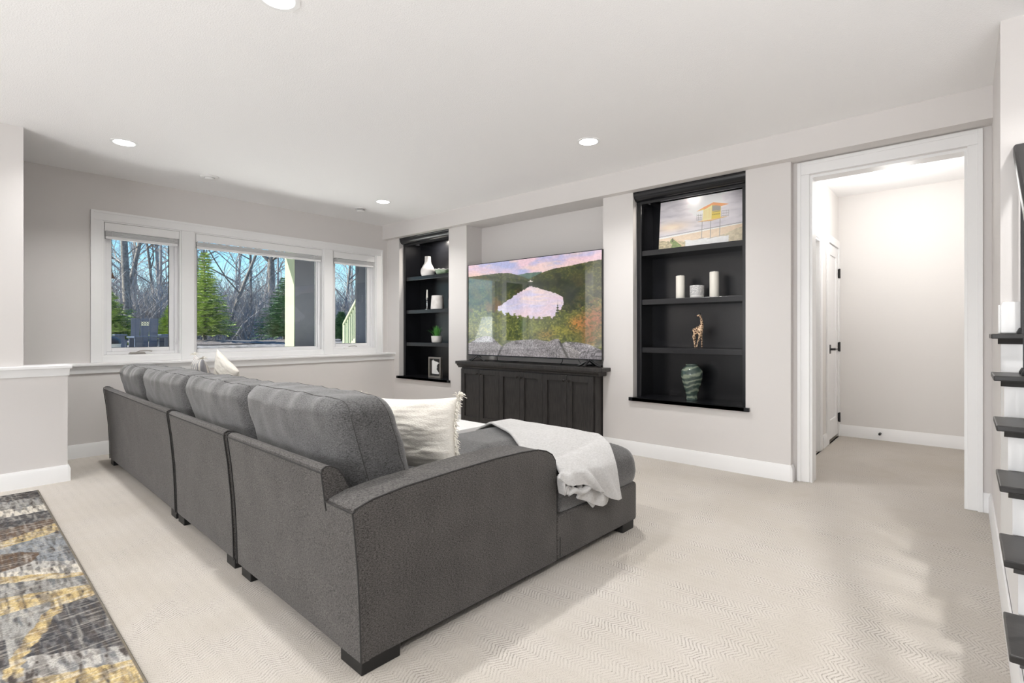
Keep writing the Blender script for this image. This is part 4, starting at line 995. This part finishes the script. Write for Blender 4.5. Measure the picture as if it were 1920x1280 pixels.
def under(a, b):
    x = 1.215+.275*a
    zt = float(np.interp(a, [0, .3, .6, 1], [.42, .40, .37, .33])); z1 = float(np.interp(a, [0, .25, .55, .8, .95, 1], [.345, .315, .27, .242, .238, .275]))
    return (x+.035*b*(a-.1), -.032-.010*math.sin(PI*b)-.007*math.sin(a*17+b*2), zt+(z1-zt)*b)
bo2 = MB().grid(under, 28, 14).build('folded_flap', PLUSH, bt, local=True, smooth=80)
sd = bo2.modifiers.new('thick', 'SOLIDIFY'); sd.thickness = .016; sd.offset = 0
ss = bo2.modifiers.new('sub', 'SUBSURF'); ss.levels = ss.render_levels = 1
# the rolled inner fold that shows below the hem beside the arm
pts = []
for k in range(40):
    t_ = k/39*3.1*PI; r_ = .040-.0036*t_
    pts.append((1.112-r_*math.cos(t_)*.95, .418+r_*.85*math.sin(t_-.4)))
pts = [(1.070, .485), (1.070, .45)]+pts
tail = [(1.19+.014*k, .312+.010*math.sin(k*.9)+.002*k) for k in range(9)]
def rollf(a, b):
    k = min(len(pts)-1, int(round(a*(len(pts)-1)))); p = pts[k]; return (p[0]+.010*b, -.070+.048*b, p[1])
bo3 = MB().grid(rollf, len(pts)-1, 4).build('rolled_hem', PLUSH, bt, local=True, smooth=80)
sd = bo3.modifiers.new('thick', 'SOLIDIFY'); sd.thickness = .013; sd.offset = 0
def rollb(a, b):
    return (1.11+.18*a, -.070+.038*b-.006*math.sin(a*9), .388-.012*a+.010*math.sin(a*7)+.016*math.sin(PI*b))
bo4 = MB().grid(rollb, 16, 5).build('rolled_hem', PLUSH, bt, local=True, smooth=80)
sd = bo4.modifiers.new('thick', 'SOLIDIFY'); sd.thickness = .020; sd.offset = 0
MB().prism([(1.29, .34), (1.43, .30), (1.40, .255), (1.385, .249), (1.33, .30)], 1, -.026, -.014).build('hem_tip', PLUSH, bt, local=True, bevel=.005)

# ================================================================== COFFEE TABLE
ct = thing('coffee_table', 'long low white coffee table in front of the sofa', 'table', (2.5, 3.85, 0))
box(2.12, 3.03, 2.90, 4.80, .418, .450).build('top', TRIM, ct, bevel=.004)
box(2.17, 2.98, 2.95, 4.75, .36, .416).build('apron', BLACK, ct)
for x in (2.17, 2.91):
    for y in (2.95, 4.68): box(x, x+.07, y, y+.07, 0, .36).build('leg', TRIM, ct, bevel=.004)

# ================================================================== AREA RUG
def rug_pixels():
    # texel grid: 5 mm; row 0 = far edge, u=1 is the right edge
    Wp, Hp = 640, 1160; x0, x1, yN, yF = -1.55, .53, 1.45, 5.27
    yy, xx = np.mgrid[0:Hp, 0:Wp]; X = x0+(x1-x0)*(xx+.5)/Wp; Y = yF-(yF-yN)*(yy+.5)/Hp
    def nz(cx, cy, seed):
        r = np.random.default_rng(seed); gx = int((x1-x0)/cx)+3; gy = int((yF-yN)/cy)+3; gr = r.random((gy, gx))
        fx = (X-x0)/cx; fy_ = (yF-Y)/cy; ix = fx.astype(int); iy = fy_.astype(int); tx = fx-ix; ty = fy_-iy
        return (gr[iy, ix]*(1-tx)+gr[iy, ix+1]*tx)*(1-ty)+(gr[iy+1, ix]*(1-tx)+gr[iy+1, ix+1]*tx)*ty
    C = dict(dark=(.055, .055, .060), grey=(.30, .295, .28), cream=(.60, .56, .49), brown=(.12, .08, .055), gold=(.50, .385, .19), blue=(.24, .255, .27), lgrey=(.42, .405, .38), black=(.035, .033, .036))
    C = {k: np.array(v) for k, v in C.items()}
    bands = [(5.27, 5.27, 'black'), (5.03, 5.10, 'grey'), (4.80, 4.86, 'cream'), (4.62, 4.64, 'dark'), (4.40, 4.36, 'brown'), (4.27, 4.10, 'gold'), (4.08, 3.99, 'blue'), (3.52, 3.78, 'lgrey'), (3.46, 3.58, 'cream'), (3.33, 3.52, 'gold'),
             (3.27, 3.42, 'grey'), (3.13, 3.24, 'gold'), (2.98, 2.98, 'dark'), (2.44, 2.60, 'lgrey'), (2.30, 2.42, 'gold'), (2.12, 2.2, 'blue'), (1.85, 1.9, 'cream'), (1.7, 1.7, 'dark'), (1.55, 1.55, 'grey')]
    img = np.zeros((Hp, Wp, 3))
    ph = X-.5
    for r_, l_2, c_ in bands:
        yb = r_+(l_2-r_)*(.5-X)/.24
        yb = np.where(X < .2, r_+(l_2-r_)*1.25+.12*np.sin(ph*4.2+r_*7)-.12*math.sin(-.3*4.2+r_*7), yb)
        img = np.where((Y < yb+.02*(nz(.02, .02, 31)-.5))[..., None], C[c_], img)
    def arc(cond, c_):
        nonlocal img
        img = np.where(cond[..., None], C[c_], img)
    n1 = .03*(nz(.03, .03, 40)-.5)
    el = ((X-.20)/.20)**2+((Y-3.74)/.15)**2+n1*8; arc((el < 1) & (Y > 3.58), 'brown')
    # gold arc beside a grey lens, cut into the dark field
    q = (Y-3.12)/(2.60-3.12); xb = .46-.20*np.clip(q, 0, 1)**1.2+n1
    reg = (Y < 3.05) & (Y > 2.46)
    arc(reg & (X < xb), 'gold'); arc(reg & (X < xb-.055), 'grey'); arc((Y < 2.80) & (Y > 2.56) & (X < .22), 'dark')
    for k in range(9):
        cx = -1.4+k*.36; cy = 4.7-(k*1.37 % 3.0); el = ((X-cx)/.26)**2+((Y-cy)/.2)**2+n1*6; arc((el < 1) & (X < .12), ('dark', 'gold', 'brown', 'blue')[k % 4]); arc((el < .55) & (X < .12), ('lgrey', 'cream', 'gold', 'grey')[k % 4])
    isg = (img[..., 0]-img[..., 2] > .2)
    mixn = np.clip((nz(.014, .05, 61)-.5)/.2, 0, 1)*.55*isg; img = img*(1-mixn[..., None])+np.array((.17, .11, .06))*mixn[..., None]
    mixn = np.clip((nz(.04, .012, 62)-.52)/.2, 0, 1)*.6*isg; img = img*(1-mixn[..., None])+np.array((.60, .54, .43))*mixn[..., None]
    isd = (img.mean(-1) < .14)
    mixn = np.clip((nz(.010, .03, 63)-.5)/.2, 0, 1)*.35*isd; img = img*(1-mixn[..., None])+np.array((.30, .29, .28))*mixn[..., None]
    isl = (img.mean(-1) > .25) & ~isg
    mixn = np.clip((nz(.012, .07, 64)-.58)/.14, 0, 1)*.7*isl; img = img*(1-mixn[..., None])+np.array((.09, .10, .115))*mixn[..., None]
    warp = nz(.012, .10, 51); warp2 = nz(.008, .045, 52); weft = nz(.07, .007, 53); sp = np.random.default_rng(54).random((Hp, Wp))
    k1 = np.clip((warp-.58)/.12, 0, 1)*.55+np.clip((warp2-.64)/.1, 0, 1)*.45
    img = img*(1-k1[..., None])+np.array((.07, .06, .055))*k1[..., None]
    k2 = np.clip((weft-.62)/.15, 0, 1)*.35+np.clip((.28-warp)/.1, 0, 1)*.3
    img = img*(1-k2[..., None])+np.array((.50, .47, .42))*k2[..., None]
    img *= (.6+.8*sp)[..., None]
    img = np.where((X > .522)[..., None], np.array((.16, .14, .115)), img)
    return np.clip(img, 0, 1)**(1/2.2)
RUGM, n_, l_, p_ = image_mat('woven_rug', rug_pixels(), .95, spec=.1)
bt_ = N(n_, 'ShaderNodeTexNoise'); bt_.inputs['Scale'].default_value = 240; tcr = N(n_, 'ShaderNodeTexCoord'); l_.new(tcr.outputs['Object'], bt_.inputs[0])
bb = N(n_, 'ShaderNodeBump'); bb.inputs['Strength'].default_value = .6; bb.inputs['Distance'].default_value = .004; l_.new(bt_.outputs[0], bb.inputs['Height']); l_.new(bb.outputs[0], p_.inputs['Normal'])
rg_ = thing('area_rug', 'multicoloured abstract area rug in charcoal, gold and cream on the carpet', 'rug', (-.51, 3.36, 0), rotz=math.radians(-1.2))
RW, RL = 1.04, 1.91
box(-RW, RW, -RL, RL, 0.0, .010).build('border', pm('rug_binding', (.13, .115, .095), .95, bump=.3, bscale=200), rg_, local=True, bevel=.003)
picture_quad((-RW+.004, -RL+.004, .0106), (RW-.004, -RL+.004, .0106), (RW-.004, RL-.004, .0106), (-RW+.004, RL-.004, .0106), 'pile', RUGM, rg_)

# ================================================================== OUTDOORS
def at(u, Y, v=None):
    """place seen in image column u on the plane y = Y (and its height for row v)"""
    a = YAW; r = (u-960)/967.0; d = (math.cos(a)+math.sin(a)*r, math.sin(a)-math.cos(a)*r)
    t_ = Y/d[1]; return (d[0]*t_, Y, 1.2+(622-v)/967.0*t_) if v is not None else (d[0]*t_, Y)
def gz(x, y):
    z = .76
    if y > 13.2: z += .11*min(1, (y-13.2)/1.2)
    if y > 17: z += .02*(y-17)
    return z+(.03*noise.noise((x*.5, y*.5, 0)) if y > 13 else 0)
LITTER = pm('leaf_litter', (.075, .062, .052), .95, col2=(.26, .24, .23), vscale=9, bump=.5, bscale=20, bdist=.05, detail=8)
def ground():
    m = MB(); ys = [6.76, 8, 10, 12, 13.2, 13.6, 14, 14.5, 15, 16, 17, 18, 20, 23, 27, 32, 40, 55]; xs = np.linspace(-14, 60, 60)
    for y in ys:
        for x in xs: m.v.append((x, y, gz(x, y)-.0))
    n = len(xs)
    for j in range(len(ys)-1):
        for i in range(n-1): m.f.append((j*n+i, j*n+i+1, (j+1)*n+i+1, (j+1)*n+i))
    return m
struct(ground().build('ground_outside', LITTER, smooth=60))
CONC = pm('concrete_patio', (.62, .60, .56), .9, var=.06, vscale=4, bump=.2, bscale=40)
struct(box(-6, 12, 6.78, 13.1, .70, .785).build('patio_outside', CONC))
MULCH = pm('dark_mulch', (.035, .028, .026), .95, col2=(.20, .17, .16), vscale=40, bump=.8, bscale=40, bdist=.03)
def mulch():
    m = MB(); n = 30; vs = []; fs = []
    for (cx, cy, rx, ry) in ((5.0, 15.3, 1.7, 1.0), (7.3, 15.8, 1.7, .9)):
        k = len(m.v)
        m.v.append((cx, cy, gz(cx, cy)+.12))
        for i in range(n):
            a = 2*PI*i/n; x, y = cx+rx*math.cos(a), cy+ry*math.sin(a); m.v.append((x, y, gz(x, y)+.015))
        for i in range(n): m.f.append((k, k+1+i, k+1+(i+1) % n))
    return m
mo = struct(mulch().build('mulch_ground', MULCH, smooth=60))
# deck above the windows on its posts (shades the wall)
SIDING = pm('grey_paint_post_shade', (.085, .088, .10), .7, var=.05, bump=.1)
PALE = pm('pale_trim_paint', (.30, .34, .215), .7, var=.03)
dk = thing('deck', 'raised deck above the windows resting on a square post', 'deck', (4.4, 8.0, .78))
for i in range(18): box(-3, 7.0, 6.80+i*.15, 6.80+i*.15+.14, 3.06, 3.09).build('deck_board', SIDING, dk)
box(-3, 7.0, 9.35, 9.45, 2.80, 3.06).build('rim_joist', SIDING, dk); box(-3, 7.0, 6.79, 6.85, 2.80, 3.06).build('ledger', SIDING, dk)
p = at(552, 9.0)
box(p[0], p[0]+.42, 9.0, 9.34, .785, 3.05).build('post', SIDING, dk)  # dark grey front: the post's shade put into its colour
box(p[0]-.012, p[0], 8.992, 9.34, .785, 3.05).build('sunlit_side', PALE, dk)  # pale facing added for the post's sunlit side, light put into colour
p2 = at(668.5, 8.6)
scr = thing('privacy_screen', 'dark grey panel standing outside the window beside the stair rail', 'screen', (p2[0]+.5, 8.6, .785))
box(p2[0]+.02, p2[0]+1.1, 8.6, 8.63, .785, 2.95).build('panel', SIDING, scr); box(p2[0], p2[0]+.02, 8.59, 8.64, .785, 2.98).build('edge_board', SIDING, scr)
# outdoor stair with rail
rs = thing('deck_stair', 'pale outdoor stair with slanted handrail and square balusters', 'stair', (*at(655, 11.3), .78))
A0 = Vector(at(647, 12.0)).to_3d() if False else Vector((*at(647, 12.0), 0)); A1 = Vector((*at(674, 10.6), 0))
za0, za1 = at(647, 12.0, 607)[2], at(674, 10.6, 557)[2]
zb0, zb1 = at(647, 12.0, 664)[2], at(674, 10.6, 634)[2]
def bar(m, P, Q, w_, h0, h1):
    d = (Q-P); n_v = Vector((-d.y, d.x, 0)).normalized()*w_
    m.add([P-n_v+Vector((0, 0, h0)), Q-n_v+Vector((0, 0, h0)), Q+n_v+Vector((0, 0, h0)), P+n_v+Vector((0, 0, h0)), P-n_v+Vector((0, 0, h1)), Q-n_v+Vector((0, 0, h1)), Q+n_v+Vector((0, 0, h1)), P+n_v+Vector((0, 0, h1))],
          [(0, 3, 2, 1), (4, 5, 6, 7), (0, 1, 5, 4), (1, 2, 6, 5), (2, 3, 7, 6), (3, 0, 4, 7)])
    return m
P0, P1 = A0+Vector((0, 0, za0)), A1+Vector((0, 0, za1)); Q0, Q1 = A0+Vector((0, 0, zb0)), A1+Vector((0, 0, zb1))
bar(MB(), P0-(P1-P0)*.03, P1+(P1-P0)*.6, .05, -.03, .04).build('handrail', PALE, rs)
bar(MB(), Q0, Q1+(Q1-Q0)*.6, .03, -.12, .10).build('stringer', PALE, rs)
for i in range(13):
    t_ = i/8; a = Q0+(Q1-Q0)*t_; b = P0+(P1-P0)*t_
    wv_ = .045 if i == 0 else .018
    MB().box(a.x-wv_, a.x+wv_, a.y-wv_, a.y+wv_, .79 if i == 0 else a.z, b.z).build('newel_post' if i == 0 else 'baluster', PALE, rs)
for i in range(7):
    t_ = i/6*1.4; a = Q0+(Q1-Q0)*t_; box(a.x+.03, a.x+1.0, a.y-.14, a.y+.14, a.z-.02, a.z+.02).build('tread', PALE, rs)

# patio chair ---------------------------------------------------------
NAVY = pm('navy_poly_lumber', (.035, .05, .085), .55, var=.08, bump=.05)
cy_ = 13.0
cL, cR = at(250, cy_), at(290, cy_)
ach = thing('patio_chair', 'navy slatted patio chair with a pale emblem on its back, outside the narrow window', 'chair', ((cL[0]+cR[0])/2, cy_, .785), rotz=math.radians(-8))
def CB(m, name, mat=NAVY, **kw): return m.build(name, mat, ach, local=True, **kw)
zt = at(270, cy_, 597)[2]-.785
for i in range(3):
    x0 = -.232+i*.158
    CB(MB().add([(x0, .02, .10), (x0+.145, .02, .10), (x0+.145, .05, .10), (x0, .05, .10), (x0, -.20, zt), (x0+.145, -.20, zt), (x0+.145, -.17, zt), (x0, -.17, zt)],
                [(0, 3, 2, 1), (4, 5, 6, 7), (0, 1, 5, 4), (1, 2, 6, 5), (2, 3, 7, 6), (3, 0, 4, 7)]), 'back_slat')
for s in (-1, 1):
    CB(MB().box(*sorted((s*.29, s*.50)), -.12, .62, .335, .365), 'armrest', bevel=.006)
    CB(MB().box(*sorted((s*.33, s*.46)), -.06, -.03, 0, .335), 'leg'); CB(MB().box(*sorted((s*.33, s*.46)), .52, .55, 0, .335), 'leg')
    CB(MB().box(*sorted((s*.29, s*.32)), -.05, .6, .10, .24), 'side_rail')
for i in range(5): CB(MB().box(-.28, .28, .06+i*.11, .16+i*.11, .23, .255), 'seat_slat')
em = MB()
for q in (-1, 0, 1):
    for rr2, zz in ((0, .0), (1, .045)):
        cx = q*.045; cz = zt-.09-zz; k = .018
        yb = -.205+(zt-cz)*.22/(zt-.1)*.98
        for dx in (-1, 1): em.add([(cx-dx*k-.007, yb-.004, cz-k), (cx-dx*k+.007, yb-.004, cz-k), (cx+dx*k+.007, yb-.012, cz+k), (cx+dx*k-.007, yb-.012, cz+k), (cx-dx*k-.007, yb+.003, cz-k), (cx-dx*k+.007, yb+.003, cz-k), (cx+dx*k+.007, yb-.005, cz+k), (cx+dx*k-.007, yb-.005, cz+k)],
                                 [(0, 1, 2, 3), (7, 6, 5, 4), (0, 4, 5, 1), (1, 5, 6, 2), (2, 6, 7, 3), (3, 7, 4, 0)])
CB(em, 'emblem', pm('pale_emblem', (.72, .70, .48), .6))
# side table block at the right of the chair
tb = at(289, 10.6)
tbl = thing('patio_table', 'low navy slatted patio side table in front of the patio chair', 'table', (tb[0], 10.6, .785))
ztb = at(289, 10.6, 630)[2]
box(tb[0]-.32, tb[0]+.32, 10.45, 10.95, ztb-.03, ztb).build('table_top', NAVY, tbl, bevel=.005)
for x in (-.24, .20):
    for y in (10.5, 10.85): box(tb[0]+x-.06, tb[0]+x+.06, y, y+.05, .785, ztb-.03).build('leg', NAVY, tbl)
fpx = at(205, 11.0)
fp = thing('fire_pit', 'grey fire pit with a dark domed lid at the left edge of the window', 'fire pit', (fpx[0], 11.0, .785))
MB().lathe([(.15, 0), (.16, .2), (.17, .21)], (0, 0, 0), 20).build('base', pm('zinc', (.42, .45, .45), .6), fp, local=True, smooth=40)
MB().lathe([(.165, .215), (.15, .28), (.10, .33), (.02, .35)], (0, 0, 0), 20).build('lid', BLACK, fp, local=True, smooth=60)
# wind chime bells hung from the deck
wx = at(210, 8.6)
wc = thing('wind_chime', 'two small dark bells hanging on a wire outside the narrow window', 'wind chime', (wx[0], 8.6, 3.05))
MB().tube([(wx[0], 8.6, 3.055), (wx[0], 8.6, at(210, 8.6, 512)[2])], .003, 5).build('wire', BLACK, wc)
for u_, v_ in ((211, 522), (207, 541)):
    q = at(u_, 8.6, v_); MB().lathe([(.032, 0), (.022, .018), (.012, .04), (.008, .07)], q, 14).build('bell', pm('rusty_bell', (.07, .035, .02), .5), wc, smooth=40)
    MB().tube([(q[0], 8.6, q[2]+.06), (wx[0], 8.6, at(210, 8.6, 500)[2])], .002, 4).build('wire', BLACK, wc)

# trees ---------------------------------------------------------------
BARK = pm('grey_bark', (.10, .085, .078), .95, col2=(.24, .22, .20), vscale=14, bump=.6, bscale=30, bdist=.02)
TWIG = pm('grey_twig', (.19, .17, .17), .95, col2=(.36, .34, .33), vscale=3)
NEEDLE = pm('spruce_needles', (.12, .21, .04), .8, col2=(.46, .54, .15), vscale=10)
NEEDLE2 = pm('dark_spruce_needles', (.05, .12, .055), .8, col2=(.17, .27, .14), vscale=8)
def spruce(name, H_, R_, mat, label, seed, loc):
    r = random.Random(seed); t_ = thing(name, label, 'tree', loc)
    MB().tube([(0, 0, -.05), (0, 0, H_*.5), (0, 0, H_*.97)], [.06*H_/2.6, .035*H_/2.6, .006], 8).build('trunk', BARK, t_, local=True, smooth=60)
    m = MB(); nl = 30
    for k in range(nl):
        f = k/(nl-1); z = H_*(.10+.88*f); L = R_*(1-f)**.85*r.uniform(.85, 1.1)+.05
        nb = max(5, int(15*(1-f)+5))
        for b in range(nb):
            a = 2*PI*(b+r.random())/nb; l2 = L*r.uniform(.7, 1.12); dr = r.uniform(-.05, .30)
            d = Vector((math.cos(a), math.sin(a), 0)); sd_ = Vector((-d.y, d.x, 0))
            ns = max(4, int(l2/.055))
            for s in range(ns):
                q = (s+.5)/ns; p_0 = d*l2*q+Vector((0, 0, z+l2*(.10*q-dr*q*q)))
                for sg in (-1, 1):
                    w_ = .085*(1-.55*q)+.03; tip = p_0+(d*.7+sd_*sg*r.uniform(.5, 1.2)+Vector((0, 0, r.uniform(-.25, .5)))).normalized()*w_*1.35
                    o2 = (d*.016+Vector((0, 0, .013)))
                    m.add([p_0-o2, p_0+o2, tip], [(0, 1, 2)])
                tip = p_0+(d+Vector((0, 0, r.uniform(.1, .9)))).normalized()*.09; m.add([p_0-sd_*.014, p_0+sd_*.014, tip], [(0, 1, 2)])
    m.build('foliage', mat, t_, local=True, kind='stuff', recalc=False)
    return t_
Ys = 15.6
q = at(384, Ys); spruce('spruce_tree', at(384, Ys, 474)[2]-.86, .80, NEEDLE, 'bright green young spruce at the left of the middle window', 1, (q[0], Ys, gz(q[0], Ys)))
q = at(197, 16.5); spruce('spruce_tree', at(197, 16.5, 540)[2]-.86, .95, NEEDLE, 'bright green spruce behind the patio chair, cut by the window edge', 2, (q[0], 16.5, gz(q[0], 16.5)))
q = at(533, 16.4); spruce('spruce_tree', at(533, 16.4, 520)[2]-.86, .95, NEEDLE2, 'dark spruce beside the pale post in the middle window', 3, (q[0], 16.4, gz(q[0], 16.4)))
q = at(322, 17.5); spruce('spruce_tree', at(322, 17.5, 575)[2]-.86, .55, NEEDLE, 'small spruce peeking past the right edge of the narrow window', 4, (q[0], 17.5, gz(q[0], 17.5)))
q = at(640, 17.0); spruce('spruce_tree', at(640, 17.0, 585)[2]-.86, .55, NEEDLE2, 'low dark spruce behind the outdoor stair rail', 5, (q[0], 17.0, gz(q[0], 17.0)))
def bare_tree(seed, H_, r0, depth=5, lean=0.0, spread=.6):
    r = random.Random(seed); big = MB(); fine = MB()
    def grow(p, d, L, rad, dep):
        n = 4 if dep > 2 else 3; pts = [p]; q = p.copy(); dd = d.copy()
        for i in range(n):
            dd = (dd+Vector((r.uniform(-1, 1), r.uniform(-1, 1), r.uniform(-.3, .6)))*(.10 if dep == depth else .22)).normalized(); q = q+dd*L/n; pts.append(q.copy())
        rads = [rad*(1-.45*i/n) for i in range(n+1)]
        (big if rad > .022 else fine).tube(pts, rads, 7 if rad > .06 else 4 if rad > .02 else 3, False)
        if dep == 0: return
        k = 5 if dep == depth else r.choice((3, 3, 4))
        for i in range(k):
            f = r.uniform(.35, 1) if dep == depth else r.uniform(.2, 1); j = min(n-1, int(f*n)); st_ = pts[j].lerp(pts[j+1], f*n-j)
            a = r.uniform(0, 2*PI); sd_ = Vector((math.cos(a), math.sin(a), r.uniform(-.15, .5))).normalized()
            nd_ = (dd*(1-spread)+sd_*spread).normalized(); grow(st_, nd_, L*r.uniform(.42, .68), rads[j]*r.uniform(.42, .62), dep-1)
        if dep == depth: grow(pts[-1], dd, L*.55, rads[-1]*.8, dep-1)
    grow(Vector((0, 0, -.1)), Vector((lean, 0, 1)).normalized(), H_, r0, depth)
    return big, fine
def plant(name, seed, H_, r0, label, u_, Y_, group=None, depth=5, lean=0, spread=.6, rot=0):
    x = at(u_, Y_)[0]; t_ = thing(name, label, 'tree', (x, Y_, gz(x, Y_)), group, rotz=rot)
    a, b = bare_tree(seed, H_, r0, depth, lean, spread)
    a.build('trunk', BARK, t_, local=True, smooth=60, recalc=False); b.build('twigs', TWIG, t_, local=True, kind='stuff', recalc=False)
    return t_

plant('bare_tree', 3, 7.0, .13, 'straight thick bare trunk rising above the patio chair back', 243, 20.5, depth=4)
plant('bare_tree', 5, 5.0, .10, 'leaning bare trunk near the left edge of the narrow window', 208, 22, depth=4, lean=.22)
plant('bare_tree', 8, 7.0, .16, 'thick bare trunk just left of the dark spruce in the middle window', 514, 22, depth=4, lean=.02)
plant('bare_tree', 21, 4.2, .07, 'slim forked bare tree between the patio chair and the right edge of its window', 304, 24, depth=5, lean=-.1)
plant('bare_tree', 22, 4.6, .075, 'crooked bare tree just right of the bright spruce', 424, 20, depth=5, lean=.1)
plant('bare_tree', 23, 5.2, .08, 'bare tree halfway between the bright and the dark spruce', 470, 25.5, depth=5)
plant('bare_tree', 24, 4.6, .08, 'bare tree above the outdoor stair rail', 640, 23, depth=5, lean=.08)
# the woods behind: a tangle of trunks, branches and brush nobody could count
rr = random.Random(5)
wood = MB()
def put(src, x, y, z, rot, sc):
    c_, s_ = math.cos(rot)*sc, math.sin(rot)*sc
    wood.add([(x+p[0]*c_-p[1]*s_, y+p[0]*s_+p[1]*c_, z+p[2]*sc) for p in src.v], src.f)
def thicket(seed):
    r = random.Random(seed); m = MB()
    for i in range(110):
        x, y = r.uniform(-.9, .9), r.uniform(-.5, .5); p = Vector((x, y, 0)); d = Vector((r.uniform(-.6, .6), r.uniform(-.5, .5), 1)).normalized(); L = r.uniform(.6, 2.2)
        pts = [p]
        for k in range(3): d = (d+Vector((r.uniform(-.4, .4), r.uniform(-.4, .4), r.uniform(-.25, .15)))).normalized(); p = p+d*L/3; pts.append(p.copy())
        m.tube(pts, [.008, .007, .005, .003], 3, False)
        for k in range(3):
            q = pts[r.choice((1, 2))]; e2 = (d+Vector((r.uniform(-1, 1), r.uniform(-1, 1), r.uniform(-.2, .6)))).normalized(); m.tube([q, q+e2*L*.3], [.004, .002], 3, False)
    return m
th = [thicket(60+i) for i in range(3)]
tr = []
for i in range(4):
    a, b = bare_tree(30+i, 3.4+.4*i, .05+.008*i, 5, .08*(-1)**i, .62); m = MB(); m.add(a.v, a.f); m.add(b.v, b.f); tr.append(m)
for i in range(30):
    u_ = 185+i*18+rr.uniform(-6, 6); Y_ = rr.uniform(26.5, 38); x = at(u_, Y_)[0]; put(tr[i % 4], x, Y_, gz(x, Y_), rr.uniform(0, 6.28), rr.uniform(.8, 1.4))
for i in range(60):
    u_ = 185+i*9+rr.uniform(-6, 6); Y_ = rr.uniform(19.5, 32); x = at(u_, Y_)[0]; put(th[i % 3], x, Y_, gz(x, Y_)-.03, rr.uniform(-.5, .5), rr.uniform(.8, 1.7))
tag(wood.build('woodland_trees', TWIG, recalc=False), 'tangle of bare grey woods and brush behind the spruces', 'woods', kind='stuff')
print('woods faces', len(wood.f))
